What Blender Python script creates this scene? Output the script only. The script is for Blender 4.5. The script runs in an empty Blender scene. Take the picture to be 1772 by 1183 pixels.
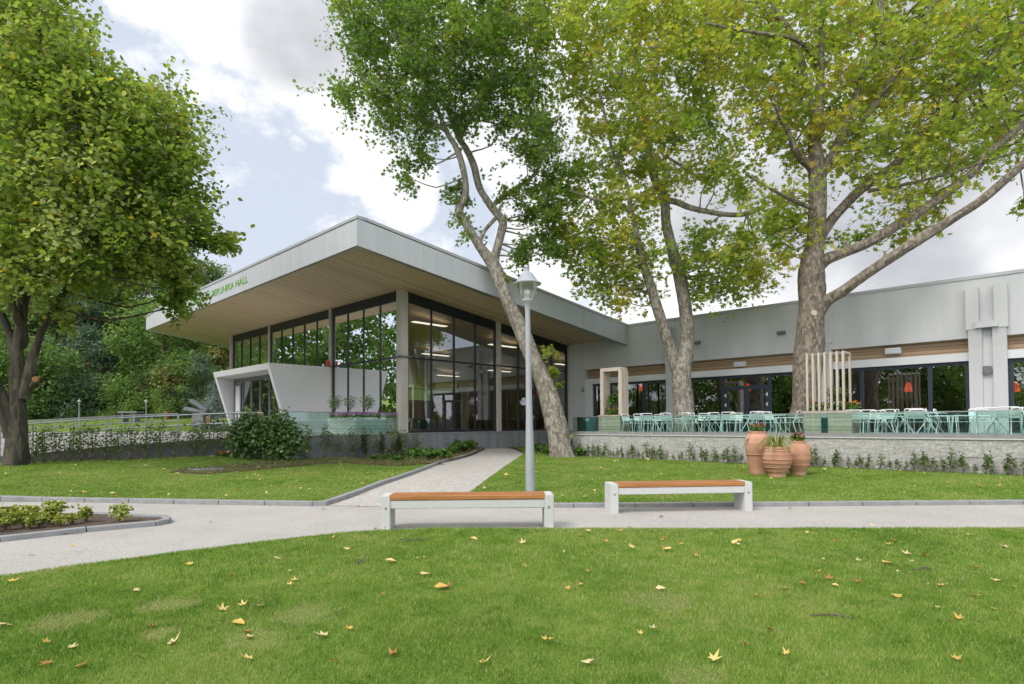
import bpy, bmesh, math, random
import numpy as np
from mathutils import Vector, Matrix, geometry
random.seed(7); RNG = np.random.default_rng(7)
SC = bpy.context.scene; COL = SC.collection
R = math.radians
# ------------------------------------------------------------------ camera
F_PX, PITCH, ROLL, YAW, CYP = 1020.894, 0.0213171, -0.0057017, -0.7679555, 710.301
EYE = np.array([0, 0, 1.45]); FLOOR = 1.04
_f = np.array([0, math.cos(PITCH), math.sin(PITCH)]); _r0 = np.array([1., 0, 0]); _u0 = np.cross(_r0, _f)
CR = math.cos(ROLL)*_r0 + math.sin(ROLL)*_u0; CU = -math.sin(ROLL)*_r0 + math.cos(ROLL)*_u0
cam = bpy.data.objects.new('camera', bpy.data.cameras.new('camera')); COL.objects.link(cam)
cam.matrix_world = Matrix(((CR[0], CU[0], -_f[0], 0), (CR[1], CU[1], -_f[1], 0), (CR[2], CU[2], -_f[2], EYE[2]), (0, 0, 0, 1)))
cam.data.sensor_width = 36; cam.data.lens = 36*F_PX/1772; cam.data.shift_y = (CYP-591.5)/1772
cam.data.clip_end = 6000; SC.camera = cam
def ray(x, y): return (x-886)/F_PX*CR - (y-CYP)/F_PX*CU + _f
# ------------------------------------------------------------------ light
SC.view_settings.view_transform = 'Standard'; SC.view_settings.look = 'None'
SC.view_settings.exposure = 0.3; SC.view_settings.gamma = 1
SUN_EL, SUN_AZ = 52, 236          # azimuth from +Y clockwise: behind the camera, to the left
world = bpy.data.worlds.new('World'); SC.world = world; world.use_nodes = True
def build_sky():
    nt = world.node_tree; N = nt.nodes; L = nt.links; N.clear()
    out = N.new('ShaderNodeOutputWorld'); mixs = N.new('ShaderNodeMixShader')
    sky = N.new('ShaderNodeTexSky'); sky.sky_type = 'NISHITA'; sky.sun_disc = False
    sky.sun_elevation = R(SUN_EL); sky.sun_rotation = R(SUN_AZ); sky.dust_density = 3.0; sky.air_density = 1.0; sky.ozone_density = 1.5
    bg1 = N.new('ShaderNodeBackground'); bg1.inputs[1].default_value = 0.15
    hz = N.new('ShaderNodeMixRGB'); hz.inputs[0].default_value = .82; hz.inputs[2].default_value = (4.15, 4.5, 5.1, 1)   # thin high veil of cloud
    L.new(sky.outputs[0], hz.inputs[1]); L.new(hz.outputs[0], bg1.inputs[0])
    bg2 = N.new('ShaderNodeBackground'); bg2.inputs[1].default_value = 1.0
    tc = N.new('ShaderNodeTexCoord')
    def math_(op, a, b=None, c=None):
        n = N.new('ShaderNodeMath'); n.operation = op
        for i, v in enumerate((a, b, c)):
            if v is None: continue
            if isinstance(v, (int, float)): n.inputs[i].default_value = v
            else: L.new(v, n.inputs[i])
        return n.outputs[0]
    def noise(scale, detail, rough, off=(0, 0, 0), sz=1.0):
        mp = N.new('ShaderNodeMapping'); mp.inputs['Location'].default_value = off; mp.inputs['Scale'].default_value = (1, 1, sz)
        L.new(tc.outputs['Generated'], mp.inputs[0])
        n = N.new('ShaderNodeTexNoise'); n.inputs['Scale'].default_value = scale; n.inputs['Detail'].default_value = detail; n.inputs['Roughness'].default_value = rough
        L.new(mp.outputs[0], n.inputs[0]); return n.outputs[0]
    def blob(d, rin, rout):
        v = Vector(d).normalized(); n = N.new('ShaderNodeVectorMath'); n.operation = 'DOT_PRODUCT'
        L.new(tc.outputs['Generated'], n.inputs[0]); n.inputs[1].default_value = v
        m = N.new('ShaderNodeMapRange'); m.interpolation_type = 'SMOOTHSTEP'
        m.inputs[1].default_value = math.cos(R(rout)); m.inputs[2].default_value = math.cos(R(rin)); L.new(n.outputs['Value'], m.inputs[0])
        return m.outputs[0]
    tot = None
    # cloud banks, by direction on the sky dome
    for px, py, rin, rout, w in ((240, -20, 1, 4.5, 1), (340, 10, 2, 5.5, 1), (440, 40, 2, 6, 1), (530, 100, 2, 6.5, 1), (560, 190, 1, 5, .85), (620, 270, 1.5, 5, .9), (700, 320, 2, 6, 1), (600, 50, 3, 8, 1), (590, 300, .5, 3.5, .7), (680, 365, .5, 3, .8),
                                 (1000, 200, 6, 17, 1), (1300, 120, 6, 26, 1), (1150, 480, 3, 16, 1), (1400, 350, 4, 16, 1), (1620, 420, 3, 10, 1), (1772, 150, 6, 22, .9), (410, 182, .2, 1.2, .8), (515, 250, .3, 1.5, .8), (960, 500, 2, 8, .9), (400, 455, 1, 4, .6), (1760, 440, 1, 5, .8), (900, -500, 20, 50, .8)):
        b = math_('MULTIPLY', blob(ray(px, py), rin, rout), w); tot = b if tot is None else math_('MAXIMUM', tot, b)
    # the rest of the dome, behind the camera, half covered
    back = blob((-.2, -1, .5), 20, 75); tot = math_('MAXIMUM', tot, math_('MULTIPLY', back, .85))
    n1 = noise(5.5, 9, .62, (3.1, 1.7, .4), 1.6)
    dens = math_('ADD', tot, math_('MULTIPLY', math_('SUBTRACT', n1, .5), 2.3))
    mr = N.new('ShaderNodeMapRange'); mr.interpolation_type = 'SMOOTHSTEP'; mr.inputs[1].default_value = .52; mr.inputs[2].default_value = .86; L.new(dens, mr.inputs[0])
    thick = N.new('ShaderNodeMapRange'); thick.interpolation_type = 'SMOOTHSTEP'; thick.inputs[1].default_value = .82; thick.inputs[2].default_value = 1.45
    grey = math_('ADD', math_('MULTIPLY', noise(3.2, 6, .55, (7, 2, 5), 1.5), 1.5), math_('MAXIMUM', math_('MULTIPLY', blob(ray(530, 60), 1, 6), .45), math_('MAXIMUM', math_('MULTIPLY', blob(ray(1450, 160), 8, 22), .55), math_('MULTIPLY', blob(ray(1560, 470), 2, 8), .5))))
    L.new(grey, thick.inputs[0])
    cc = N.new('ShaderNodeMixRGB'); cc.inputs[1].default_value = (.88, .89, .91, 1); cc.inputs[2].default_value = (.46, .475, .51, 1); L.new(thick.outputs[0], cc.inputs[0])
    L.new(cc.outputs[0], bg2.inputs[0]); L.new(math_('MULTIPLY_ADD', blob((-.35, -1, .75), 15, 80), 1.35, 1.0), bg2.inputs[1])   # unseen clouds behind the camera boosted as added frontal fill light
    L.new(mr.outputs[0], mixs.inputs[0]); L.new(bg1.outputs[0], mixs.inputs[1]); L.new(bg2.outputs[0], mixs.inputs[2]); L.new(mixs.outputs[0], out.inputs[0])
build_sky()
sun = bpy.data.objects.new('sun', bpy.data.lights.new('sun', 'SUN')); COL.objects.link(sun)
sun.data.energy = 1.7; sun.data.angle = R(20); sun.data.color = (1, .95, .87)
_sd = Vector((math.sin(R(SUN_AZ))*math.cos(R(SUN_EL)), math.cos(R(SUN_AZ))*math.cos(R(SUN_EL)), math.sin(R(SUN_EL))))
sun.rotation_euler = _sd.to_track_quat('Z', 'Y').to_euler()
# ------------------------------------------------------------------ frames: a runs back-left along the hall, b back-right
D1 = -np.array([math.cos(YAW), math.sin(YAW)]); D2 = np.array([-math.sin(YAW), math.cos(YAW)])
N1 = np.append(D1, 0); N2 = np.append(D2, 0); BROT = math.atan2(-D1[1], -D1[0])
def hit_z(x, y, z): d = ray(x, y); return EYE + (z-EYE[2])/d[2]*d
def hit_plane(x, y, n, c): d = ray(x, y); return EYE + (c-n@EYE)/(n@d)*d
C0 = hit_z(693.7, 750.5, FLOOR)
def AB(P): q = np.asarray(P)[:2]-C0[:2]; return np.array([q@D1, q@D2, P[2]])
def W(a, b, z): p = C0[:2]+a*D1+b*D2; return np.array([p[0], p[1], z])
def on_b(x, y, b=0.): return AB(hit_plane(x, y, N2, C0@N2+b))
def on_a(x, y, a=0.): return AB(hit_plane(x, y, N1, C0@N1+a))
def at(x, y, Y): d = ray(x, y); return EYE + Y/d[1]*d
# ------------------------------------------------------------------ terrain
_cp = [(x, y, 0.) for x in (-25, -18, -12, -8, -4, 0, 4, 8, 12, 18, 25) for y in (0, 4, 8, 10.6)]
_cp += [(6.6, 14.7, .0), (2, 14, .03), (-5, 14, .1), (-12, 14, .14)]
for a in (-5.4, -9, -14, -19, -25): p = W(a, 4.5, 0); _cp.append((p[0], p[1], .07))
for a, b, z in ((0, -1.5, .04), (0, .4, .08), (0, 5.1, .27), (0, 6.3, .23), (-2.5, 6.2, .2), (0, -4, .16), (0, 9, .2)): p = W(a, b, 0); _cp.append((p[0], p[1], z))
_cp += [(-14.5, 17.6, .33), (-10.5, 20.6, .3), (-13.9, 16.5, .28), (-22, 16, .36), (-30, 15, .4)]
_cp = np.array(_cp)
def sstep(x, a, b): t = np.clip((x-a)/(b-a), 0, 1); return t*t*(3-2*t)
def hgt(X, Y):
    X = np.asarray(X, float); Y = np.asarray(Y, float); num = 0; den = 0
    for x, y, z in _cp:
        w = 1/(((X-x)**2+(Y-y)**2)**1.6+.05); num = num+w*z; den = den+w
    return num/den*sstep(Y, 10.5, 12.5)
def hill(X, Y):
    m = sstep(-X, 12, 21)*sstep(Y, 27, 33)
    return m*(1.0+.06*np.clip(Y-30, 0, 16)+.34*np.clip(Y-46, 0, 120)*(1-.001*np.clip(Y-46, 0, 120)))
def on_ground(x, y, off=0.):
    z = 0.
    for _ in range(25): p = hit_z(x, y, z+off); z = .5*z+.5*float(hgt(p[0], p[1]))
    return np.array([p[0], p[1], z+off])
# ------------------------------------------------------------------ object helpers
def tag(o, label=None, cat=None, group=None, kind=None):
    if label: o['label'] = label
    if cat: o['category'] = cat
    if group: o['group'] = group
    if kind: o['kind'] = kind
    return o
OFFS = {}
def root(name, loc, label, cat, group=None, rz=0.):
    o = bpy.data.objects.new(name, None); COL.objects.link(o); o.location = loc; o.rotation_euler.z = rz; o.empty_display_size = .2
    OFFS[o.name] = np.array(loc, float); return tag(o, label, cat, group)
def broot(name, a, b, z, label, cat, group=None):      # root standing in the building's own axes: x = -a, y = b
    o = root(name, W(a, b, z), label, cat, group, BROT); OFFS[o.name] = np.array([-a, b, z]); return o
def finish(name, me, mats, parent=None):
    for m in (mats if isinstance(mats, (list, tuple)) else [mats]): me.materials.append(m)
    o = bpy.data.objects.new(name, me); COL.objects.link(o)
    if parent is not None: o.parent = parent; OFFS[o.name] = OFFS.get(parent.name, np.zeros(3))
    return o
class MB:
    def __init__(s): s.v = []; s.f = []; s.m = []; s.mi = 0
    def add(s, vs, fs):
        n = len(s.v); s.v += [tuple(map(float, p)) for p in vs]
        for f in fs: s.f.append([i+n for i in f]); s.m.append(s.mi)
        return s
    def hexa(s, p): return s.add(p, [(0, 3, 2, 1), (4, 5, 6, 7), (0, 1, 5, 4), (1, 2, 6, 5), (2, 3, 7, 6), (3, 0, 4, 7)])
    def box(s, x0, x1, y0, y1, z0, z1):
        x0, x1 = sorted((x0, x1)); y0, y1 = sorted((y0, y1)); z0, z1 = sorted((z0, z1))
        return s.hexa([(x0, y0, z0), (x1, y0, z0), (x1, y1, z0), (x0, y1, z0), (x0, y0, z1), (x1, y0, z1), (x1, y1, z1), (x0, y1, z1)])
    def bb(s, a0, a1, b0, b1, z0, z1): return s.box(-a0, -a1, b0, b1, z0, z1)
    def prism(s, poly, z0, z1):      # poly: (x,y) counter-clockwise
        n = len(poly); z0 = z0 if hasattr(z0, '__len__') else [z0]*n; z1 = z1 if hasattr(z1, '__len__') else [z1]*n
        return s.add([(p[0], p[1], z) for p, z in zip(poly, z0)]+[(p[0], p[1], z) for p, z in zip(poly, z1)],
                     [tuple(range(n))[::-1], tuple(range(n, 2*n))]+[(i, (i+1) % n, n+(i+1) % n, n+i) for i in range(n)])
    def bar(s, p, q, w, h=None, up=(0, 0, 1)):
        h = h or w; p = Vector(p); q = Vector(q); d = (q-p).normalized(); u = Vector(up)
        if abs(d.dot(u)) > .98: u = Vector((1, 0, 0))
        x = d.cross(u).normalized()*w/2; y = x.cross(d).normalized()*h/2
        return s.hexa([p-x-y, p+x-y, p+x+y, p-x+y, q-x-y, q+x-y, q+x+y, q-x+y])
    def tube(s, pts, rad, n=8, cap=True, wob=0., seed=0):
        pts = [Vector(p) for p in pts]; rad = rad if hasattr(rad, '__len__') else [rad]*len(pts)
        rg = random.Random(seed); vs = []; fs = []; x = None; K = len(pts)
        ph = [rg.uniform(0, 6.28) for _ in range(4)]
        for i, p in enumerate(pts):
            d = (pts[min(i+1, K-1)]-pts[max(i-1, 0)]).normalized()
            if x is None: x = d.orthogonal().normalized()
            x = (x-d*x.dot(d)).normalized(); y = d.cross(x)
            for k in range(n):
                t = 2*math.pi*k/n; r = rad[i]*(1+wob*(math.sin(2*t+ph[0]+i*.35)+.6*math.sin(3*t+ph[1]-i*.5)+.5*rg.uniform(-1, 1)))
                vs.append(p+x*math.cos(t)*r+y*math.sin(t)*r)
        for i in range(K-1):
            for k in range(n): a = i*n+k; b = i*n+(k+1) % n; fs.append((a, b, b+n, a+n))
        if cap: fs += [tuple(range(n))[::-1], tuple(range((K-1)*n, K*n))]
        return s.add(vs, fs)
    def lathe(s, prof, n=24, c=(0, 0)):
        vs = [(c[0]+r*math.cos(2*math.pi*k/n), c[1]+r*math.sin(2*math.pi*k/n), z) for r, z in prof for k in range(n)]
        K = len(prof); fs = [(i*n+k, i*n+(k+1) % n, (i+1)*n+(k+1) % n, (i+1)*n+k) for i in range(K-1) for k in range(n)]
        fs += [tuple(range(n))[::-1], tuple(range((K-1)*n, K*n))]
        return s.add(vs, fs)
    def build(s, name, mats, parent=None, smooth=False, bevel=0., seg=2):
        off = OFFS.get(parent.name, np.zeros(3)) if parent is not None else np.zeros(3)
        me = bpy.data.meshes.new(name); me.from_pydata([tuple(np.array(v)-off) for v in s.v], [], s.f)
        me.polygons.foreach_set('material_index', s.m)
        bm = bmesh.new(); bm.from_mesh(me); bmesh.ops.recalc_face_normals(bm, faces=bm.faces)
        if bevel: bmesh.ops.bevel(bm, geom=[e for e in bm.edges if len(e.link_faces) == 2 and e.calc_face_angle(0) > .6], offset=bevel, segments=seg, affect='EDGES', clamp_overlap=True)
        bm.to_mesh(me); bm.free()
        if smooth:
            me.polygons.foreach_set('use_smooth', [True]*len(me.polygons)); me.set_sharp_from_angle(angle=R(38))
        return finish(name, me, mats, parent)
def dup(o, parent=None):
    c = o.copy(); COL.objects.link(c)
    if parent is not None: c.parent = parent
    for ch in list(o.children): dup(ch, c)
    return c
def place(o, loc, rz=0., sc=1.): o.location = loc; o.rotation_euler.z = rz; o.scale = (sc, sc, sc); return o
def np_mesh(name, V, F, mat, parent=None, tint=None):
    off = OFFS.get(parent.name, np.zeros(3)) if parent is not None else np.zeros(3)
    me = bpy.data.meshes.new(name); n, k = F.shape
    me.vertices.add(len(V)); me.vertices.foreach_set('co', (V-off).astype(np.float32).ravel())
    me.loops.add(n*k); me.loops.foreach_set('vertex_index', F.astype(np.int32).ravel())
    me.polygons.add(n); me.polygons.foreach_set('loop_start', np.arange(0, n*k, k, dtype=np.int32)); me.polygons.foreach_set('loop_total', np.full(n, k, np.int32))
    if tint is not None:
        at_ = me.attributes.new('tint', 'FLOAT', 'POINT'); at_.data.foreach_set('value', tint.astype(np.float32))
    me.update(calc_edges=True); return finish(name, me, mat, parent)
# ------------------------------------------------------------------ materials
def mat(name): m = bpy.data.materials.new(name); m.use_nodes = True; return m, m.node_tree.nodes, m.node_tree.links, m.node_tree.nodes['Principled BSDF']
def ramp(N, stops):
    r = N.new('ShaderNodeValToRGB'); e = r.color_ramp.elements
    while len(e) < len(stops): e.new(.5)
    for el, (p, c) in zip(e, stops): el.position = p; el.color = (*c, 1)
    return r
def stuff_mat(name, c1, c2, scale=6., rough=.6, bump=0., bscale=None, detail=6, stretch=(1, 1, 1), metallic=0., c3=None, spec=.4, bdist=.01):
    m, N, L, B = mat(name); tc = N.new('ShaderNodeTexCoord'); mp = N.new('ShaderNodeMapping'); mp.inputs['Scale'].default_value = stretch
    L.new(tc.outputs['Object'], mp.inputs[0]); n = N.new('ShaderNodeTexNoise'); n.inputs['Scale'].default_value = scale; n.inputs['Detail'].default_value = detail; n.inputs['Roughness'].default_value = .62
    L.new(mp.outputs[0], n.inputs[0])
    r = ramp(N, [(.3, c1), (.7, c2)] if c3 is None else [(.3, c1), (.5, c2), (.68, c3)]); L.new(n.outputs[0], r.inputs[0]); L.new(r.outputs[0], B.inputs['Base Color'])
    B.inputs['Roughness'].default_value = rough; B.inputs['Metallic'].default_value = metallic; B.inputs['Specular IOR Level'].default_value = spec
    if bump:
        n2 = N.new('ShaderNodeTexNoise'); n2.inputs['Scale'].default_value = bscale or scale*6; n2.inputs['Detail'].default_value = 4; L.new(mp.outputs[0], n2.inputs[0])
        bp = N.new('ShaderNodeBump'); bp.inputs['Strength'].default_value = bump; bp.inputs['Distance'].default_value = bdist; L.new(n2.outputs[0], bp.inputs['Height']); L.new(bp.outputs[0], B.inputs['Normal'])
    return m
def leaf_mat(name, stops, trans=.55, rough=.5, spec=.25):
    m, N, L, B = mat(name); at_ = N.new('ShaderNodeAttribute'); at_.attribute_name = 'tint'
    r = ramp(N, stops); L.new(at_.outputs['Fac'], r.inputs[0]); L.new(r.outputs[0], B.inputs['Base Color']); B.inputs['Roughness'].default_value = rough; B.inputs['Specular IOR Level'].default_value = spec
    tr = N.new('ShaderNodeBsdfTranslucent'); mx = N.new('ShaderNodeMixShader'); mx.inputs[0].default_value = trans
    g = N.new('ShaderNodeMixRGB'); g.blend_type = 'MULTIPLY'; g.inputs[0].default_value = 1; g.inputs[2].default_value = (1.35, 1.4, .7, 1); L.new(r.outputs[0], g.inputs[1]); L.new(g.outputs[0], tr.inputs[0])
    L.new(B.outputs[0], mx.inputs[1]); L.new(tr.outputs[0], mx.inputs[2]); L.new(mx.outputs[0], N['Material Output'].inputs[0]); return m
def glass_mat(name, tint, refl=.1, gain=1.0, rough=0.):
    m, N, L, B = mat(name); N.remove(B); tr = N.new('ShaderNodeBsdfTransparent'); tr.inputs[0].default_value = (*tint, 1)
    gl = N.new('ShaderNodeBsdfGlossy'); gl.inputs['Roughness'].default_value = rough; gl.inputs[0].default_value = (.95, .97, 1, 1)
    fr = N.new('ShaderNodeFresnel'); fr.inputs[0].default_value = 1.5; ma = N.new('ShaderNodeMath'); ma.operation = 'MULTIPLY_ADD'; ma.inputs[1].default_value = gain; ma.inputs[2].default_value = refl; ma.use_clamp = True
    L.new(fr.outputs[0], ma.inputs[0]); mx = N.new('ShaderNodeMixShader'); L.new(ma.outputs[0], mx.inputs[0]); L.new(tr.outputs[0], mx.inputs[1]); L.new(gl.outputs[0], mx.inputs[2]); L.new(mx.outputs[0], N['Material Output'].inputs[0]); return m
M = {}
M['render_white'] = stuff_mat('render_white', (.60, .61, .62), (.67, .67, .67), .5, .8, .15, 60, 8, (1, 1, .35), bdist=.004)
M['render_grey'] = stuff_mat('render_grey', (.49, .495, .505), (.565, .565, .57), 1.6, .8, .12, 60, 8, (1, 1, .12), bdist=.004)
M['panel'] = stuff_mat('panel', (.475, .492, .525), (.555, .565, .59), 2.2, .5, 0, stretch=(1, 1, .09))
M['panel_shade'] = stuff_mat('panel_shade', (.42, .42, .42), (.47, .47, .46), .5, .6)  # darkened panel: underside shade put into the lip's colour; also joints, lamp holder
M['coping'] = stuff_mat('coping', (.40, .41, .43), (.46, .47, .48), 1, .45)
M['concrete'] = stuff_mat('concrete', (.40, .37, .33), (.52, .49, .45), 1.4, .8, .2, 30, 8, (1, 1, .5), bdist=.006)
M['plinth'] = stuff_mat('plinth', (.15, .16, .175), (.26, .27, .285), 3, .75, .2, 30, 8, (1, 1, .12), bdist=.005)
M['dark_frame'] = stuff_mat('dark_frame', (.016, .019, .026), (.022, .026, .034), 2, .4)
M['blue_frame'] = stuff_mat('blue_frame', (.025, .034, .05), (.033, .043, .06), 2, .4)
M['grey_frame'] = stuff_mat('grey_frame', (.13, .135, .15), (.16, .165, .18), 2, .4)
M['steel'] = stuff_mat('steel', (.42, .43, .44), (.55, .56, .57), 5, .35, metallic=.8)
M['glass'] = glass_mat('glass', (.86, .89, .85), .24, 1.7)
M['wing_glass'] = glass_mat('wing_glass', (.62, .62, .58), .27, 1.6)
M['rail_glass'] = glass_mat('rail_glass', (.80, .94, .91), .06, .9)
M['lamp_glass'] = glass_mat('lamp_glass', (.95, .955, .96), .02, .6)
M['lamp_paint'] = stuff_mat('lamp_paint', (.36, .375, .41), (.41, .425, .46), 3, .4)
M['terrazzo'] = stuff_mat('terrazzo', (.50, .50, .50), (.68, .68, .67), 70, .7, .1, 120, 3)
M['soil'] = stuff_mat('soil', (.05, .036, .027), (.17, .125, .095), 14, .95, 1., 30, bdist=.04)
M['kerb'] = stuff_mat('kerb', (.24, .24, .245), (.34, .34, .34), 6, .85, .25, 60)
M['metal_white'] = stuff_mat('metal_white', (.72, .75, .74), (.80, .82, .81), 2, .4)
M['chair_paint'] = stuff_mat('chair_paint', (.78, .84, .82), (.85, .89, .87), 3, .4)
M['teal'] = stuff_mat('teal', (.03, .16, .17), (.045, .21, .21), 3, .5)
M['orange'] = stuff_mat('orange', (.27, .13, .06), (.35, .17, .075), 5, .7)
M['stone_grey'] = stuff_mat('stone_grey', (.16, .17, .19), (.30, .31, .33), 4, .85, .3)
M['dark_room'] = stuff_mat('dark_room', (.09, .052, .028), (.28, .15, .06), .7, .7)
M['room_wall'] = stuff_mat('room_wall', (.42, .40, .36), (.5, .48, .43), 1, .8)
M['room_floor'] = stuff_mat('room_floor', (.30, .24, .18), (.40, .33, .25), 2, .5)
M['deck'] = stuff_mat('deck', (.22, .22, .22), (.30, .295, .29), 4, .8, .1)
M['sign_green'] = stuff_mat('sign_green', (.13, .36, .04), (.17, .42, .06), 2, .5)
M['red_sign'] = stuff_mat('red_sign', (.65, .02, .02), (.75, .03, .03), 2, .4)
M['black'] = stuff_mat('black', (.012, .012, .013), (.02, .02, .02), 2, .5)
M['cloth'] = stuff_mat('cloth', (.55, .55, .53), (.65, .65, .62), 2, .9)
def emit(name, col, s):
    m, N, L, B = mat(name); B.inputs['Base Color'].default_value = (*col, 1); B.inputs['Emission Color'].default_value = (*col, 1); B.inputs['Emission Strength'].default_value = s; return m
M['lit_panel'] = emit('lit_panel', (1, .90, .74), 1.3)
M['red_lamp'] = emit('red_lamp', (1, .07, .02), .75)
def wood_mat(name, c1, c2, c3, axis, pitch, gap=.14, grain=2., rough=.55):   # boards side by side along one object axis
    m, N, L, B = mat(name); tc = N.new('ShaderNodeTexCoord'); sp = N.new('ShaderNodeSeparateXYZ'); L.new(tc.outputs['Object'], sp.inputs[0])
    dv = N.new('ShaderNodeMath'); dv.operation = 'DIVIDE'; dv.inputs[1].default_value = pitch; L.new(sp.outputs[axis], dv.inputs[0])
    fr = N.new('ShaderNodeMath'); fr.operation = 'FRACT'; L.new(dv.outputs[0], fr.inputs[0]); fl = N.new('ShaderNodeMath'); fl.operation = 'FLOOR'; L.new(dv.outputs[0], fl.inputs[0])
    wn = N.new('ShaderNodeTexWhiteNoise'); wn.noise_dimensions = '1D'; L.new(fl.outputs[0], wn.inputs['W'])
    mp = N.new('ShaderNodeMapping'); st = [1., 1., 1.]; st[axis] = 12; mp.inputs['Scale'].default_value = st; L.new(tc.outputs['Object'], mp.inputs[0])
    n = N.new('ShaderNodeTexNoise'); n.inputs['Scale'].default_value = grain; n.inputs['Detail'].default_value = 7; L.new(mp.outputs[0], n.inputs[0])
    ad = N.new('ShaderNodeMath'); ad.operation = 'MULTIPLY_ADD'; ad.inputs[1].default_value = .55; L.new(wn.outputs[0], ad.inputs[0]); hn = N.new('ShaderNodeMath'); hn.operation = 'MULTIPLY'; hn.inputs[1].default_value = .55; L.new(n.outputs[0], hn.inputs[0]); L.new(hn.outputs[0], ad.inputs[2])
    r = ramp(N, [(.15, c1), (.5, c2), (.85, c3)]); L.new(ad.outputs[0], r.inputs[0])
    lt = N.new('ShaderNodeMath'); lt.operation = 'LESS_THAN'; lt.inputs[1].default_value = gap; L.new(fr.outputs[0], lt.inputs[0])
    mx = N.new('ShaderNodeMixRGB'); mx.inputs[2].default_value = (c1[0]*.22, c1[1]*.22, c1[2]*.22, 1); L.new(lt.outputs[0], mx.inputs[0]); L.new(r.outputs[0], mx.inputs[1]); L.new(mx.outputs[0], B.inputs['Base Color'])
    B.inputs['Roughness'].default_value = rough; return m
M['soffit'] = wood_mat('soffit', (.58, .42, .25), (.70, .52, .33), (.78, .60, .41), 0, .19, .26, 1.2)
M['cladding'] = wood_mat('cladding', (.24, .15, .085), (.33, .22, .13), (.40, .29, .18), 2, .12, .1, 1.0)
M['planter_wood'] = wood_mat('planter_wood', (.42, .36, .27), (.50, .44, .34), (.58, .52, .42), 2, .13, .07, 2.)
M['planter_white'] = wood_mat('planter_white', (.58, .57, .54), (.66, .65, .62), (.72, .71, .68), 2, .115, .07, 2.)
M['planter_cap'] = stuff_mat('planter_cap', (.40, .33, .26), (.50, .43, .35), 6, .7, stretch=(1, 1, 1))
M['frame_wood'] = stuff_mat('frame_wood', (.47, .40, .33), (.60, .53, .45), 5, .6, stretch=(4, 4, .4))
def bench_wood():
    m, N, L, B = mat('bench_wood'); tc = N.new('ShaderNodeTexCoord'); mp = N.new('ShaderNodeMapping'); mp.inputs['Scale'].default_value = (.7, 14, 14); L.new(tc.outputs['Object'], mp.inputs[0])
    n = N.new('ShaderNodeTexNoise'); n.inputs['Scale'].default_value = 3; n.inputs['Detail'].default_value = 8; n.inputs['Distortion'].default_value = .6; L.new(mp.outputs[0], n.inputs[0])
    r = ramp(N, [(.3, (.33, .13, .045)), (.55, (.47, .205, .075)), (.75, (.57, .28, .115))]); L.new(n.outputs[0], r.inputs[0]); L.new(r.outputs[0], B.inputs['Base Color']); B.inputs['Roughness'].default_value = .38; return m
M['bench_wood'] = bench_wood()
def bark(name, cols, scale, bump=.6, stretch=(1, 1, .5)):
    m, N, L, B = mat(name); tc = N.new('ShaderNodeTexCoord'); mp = N.new('ShaderNodeMapping'); mp.inputs['Scale'].default_value = stretch; L.new(tc.outputs['Object'], mp.inputs[0])
    n0 = N.new('ShaderNodeTexNoise'); n0.inputs['Scale'].default_value = scale*.8; n0.inputs['Detail'].default_value = 3; L.new(mp.outputs[0], n0.inputs[0])
    va = N.new('ShaderNodeVectorMath'); va.operation = 'MULTIPLY_ADD'; va.inputs[1].default_value = (.5/scale*4,)*3; L.new(n0.outputs['Color'], va.inputs[0]); L.new(mp.outputs[0], va.inputs[2])
    vo = N.new('ShaderNodeTexVoronoi'); vo.inputs['Scale'].default_value = scale; L.new(va.outputs[0], vo.inputs[0])
    n = N.new('ShaderNodeTexNoise'); n.inputs['Scale'].default_value = scale*3.5; n.inputs['Detail'].default_value = 8; n.inputs['Roughness'].default_value = .7; L.new(mp.outputs[0], n.inputs[0])
    sp = N.new('ShaderNodeSeparateColor'); L.new(vo.outputs['Color'], sp.inputs[0])
    mu = N.new('ShaderNodeMath'); mu.operation = 'MULTIPLY_ADD'; mu.inputs[1].default_value = .50; L.new(sp.outputs[0], mu.inputs[0]); h = N.new('ShaderNodeMath'); h.operation = 'MULTIPLY'; h.inputs[1].default_value = .60; L.new(n.outputs[0], h.inputs[0]); L.new(h.outputs[0], mu.inputs[2])
    r = ramp(N, [(i/(len(cols)-1)*.7+.12, c) for i, c in enumerate(cols)]); L.new(mu.outputs[0], r.inputs[0]); L.new(r.outputs[0], B.inputs['Base Color']); B.inputs['Roughness'].default_value = .9
    bp = N.new('ShaderNodeBump'); bp.inputs['Strength'].default_value = bump; bp.inputs['Distance'].default_value = .03; L.new(mu.outputs[0], bp.inputs['Height']); L.new(bp.outputs[0], B.inputs['Normal']); return m
M['bark_plane'] = bark('bark_plane', [(.08, .066, .054), (.17, .143, .118), (.27, .24, .20), (.41, .385, .32)], 15)
M['bark_dark'] = bark('bark_dark', [(.055, .043, .034), (.115, .09, .07), (.18, .148, .115), (.29, .255, .20)], 15)
M['bark_lime'] = bark('bark_lime', [(.028, .023, .018), (.05, .042, .034), (.08, .068, .054), (.12, .105, .07)], 13, .9, (1, 1, .25))
M['bark_forest'] = bark('bark_forest', [(.05, .03, .02), (.1, .065, .045), (.16, .11, .08)], 5)
M['leaf_green'] = leaf_mat('leaf_green', [(0, (.085, .16, .035)), (.45, (.165, .26, .055)), (.8, (.25, .33, .07)), (1, (.40, .36, .08))])
M['leaf_plane'] = leaf_mat('leaf_plane', [(0, (.15, .25, .045)), (.4, (.27, .36, .065)), (.75, (.40, .43, .075)), (.93, (.50, .43, .085)), (1, (.50, .30, .08))])
M['leaf_lime'] = leaf_mat('leaf_lime', [(0, (.11, .19, .03)), (.4, (.21, .29, .055)), (.75, (.33, .39, .11)), (.95, (.48, .52, .27)), (1, (.62, .46, .05))])
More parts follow.
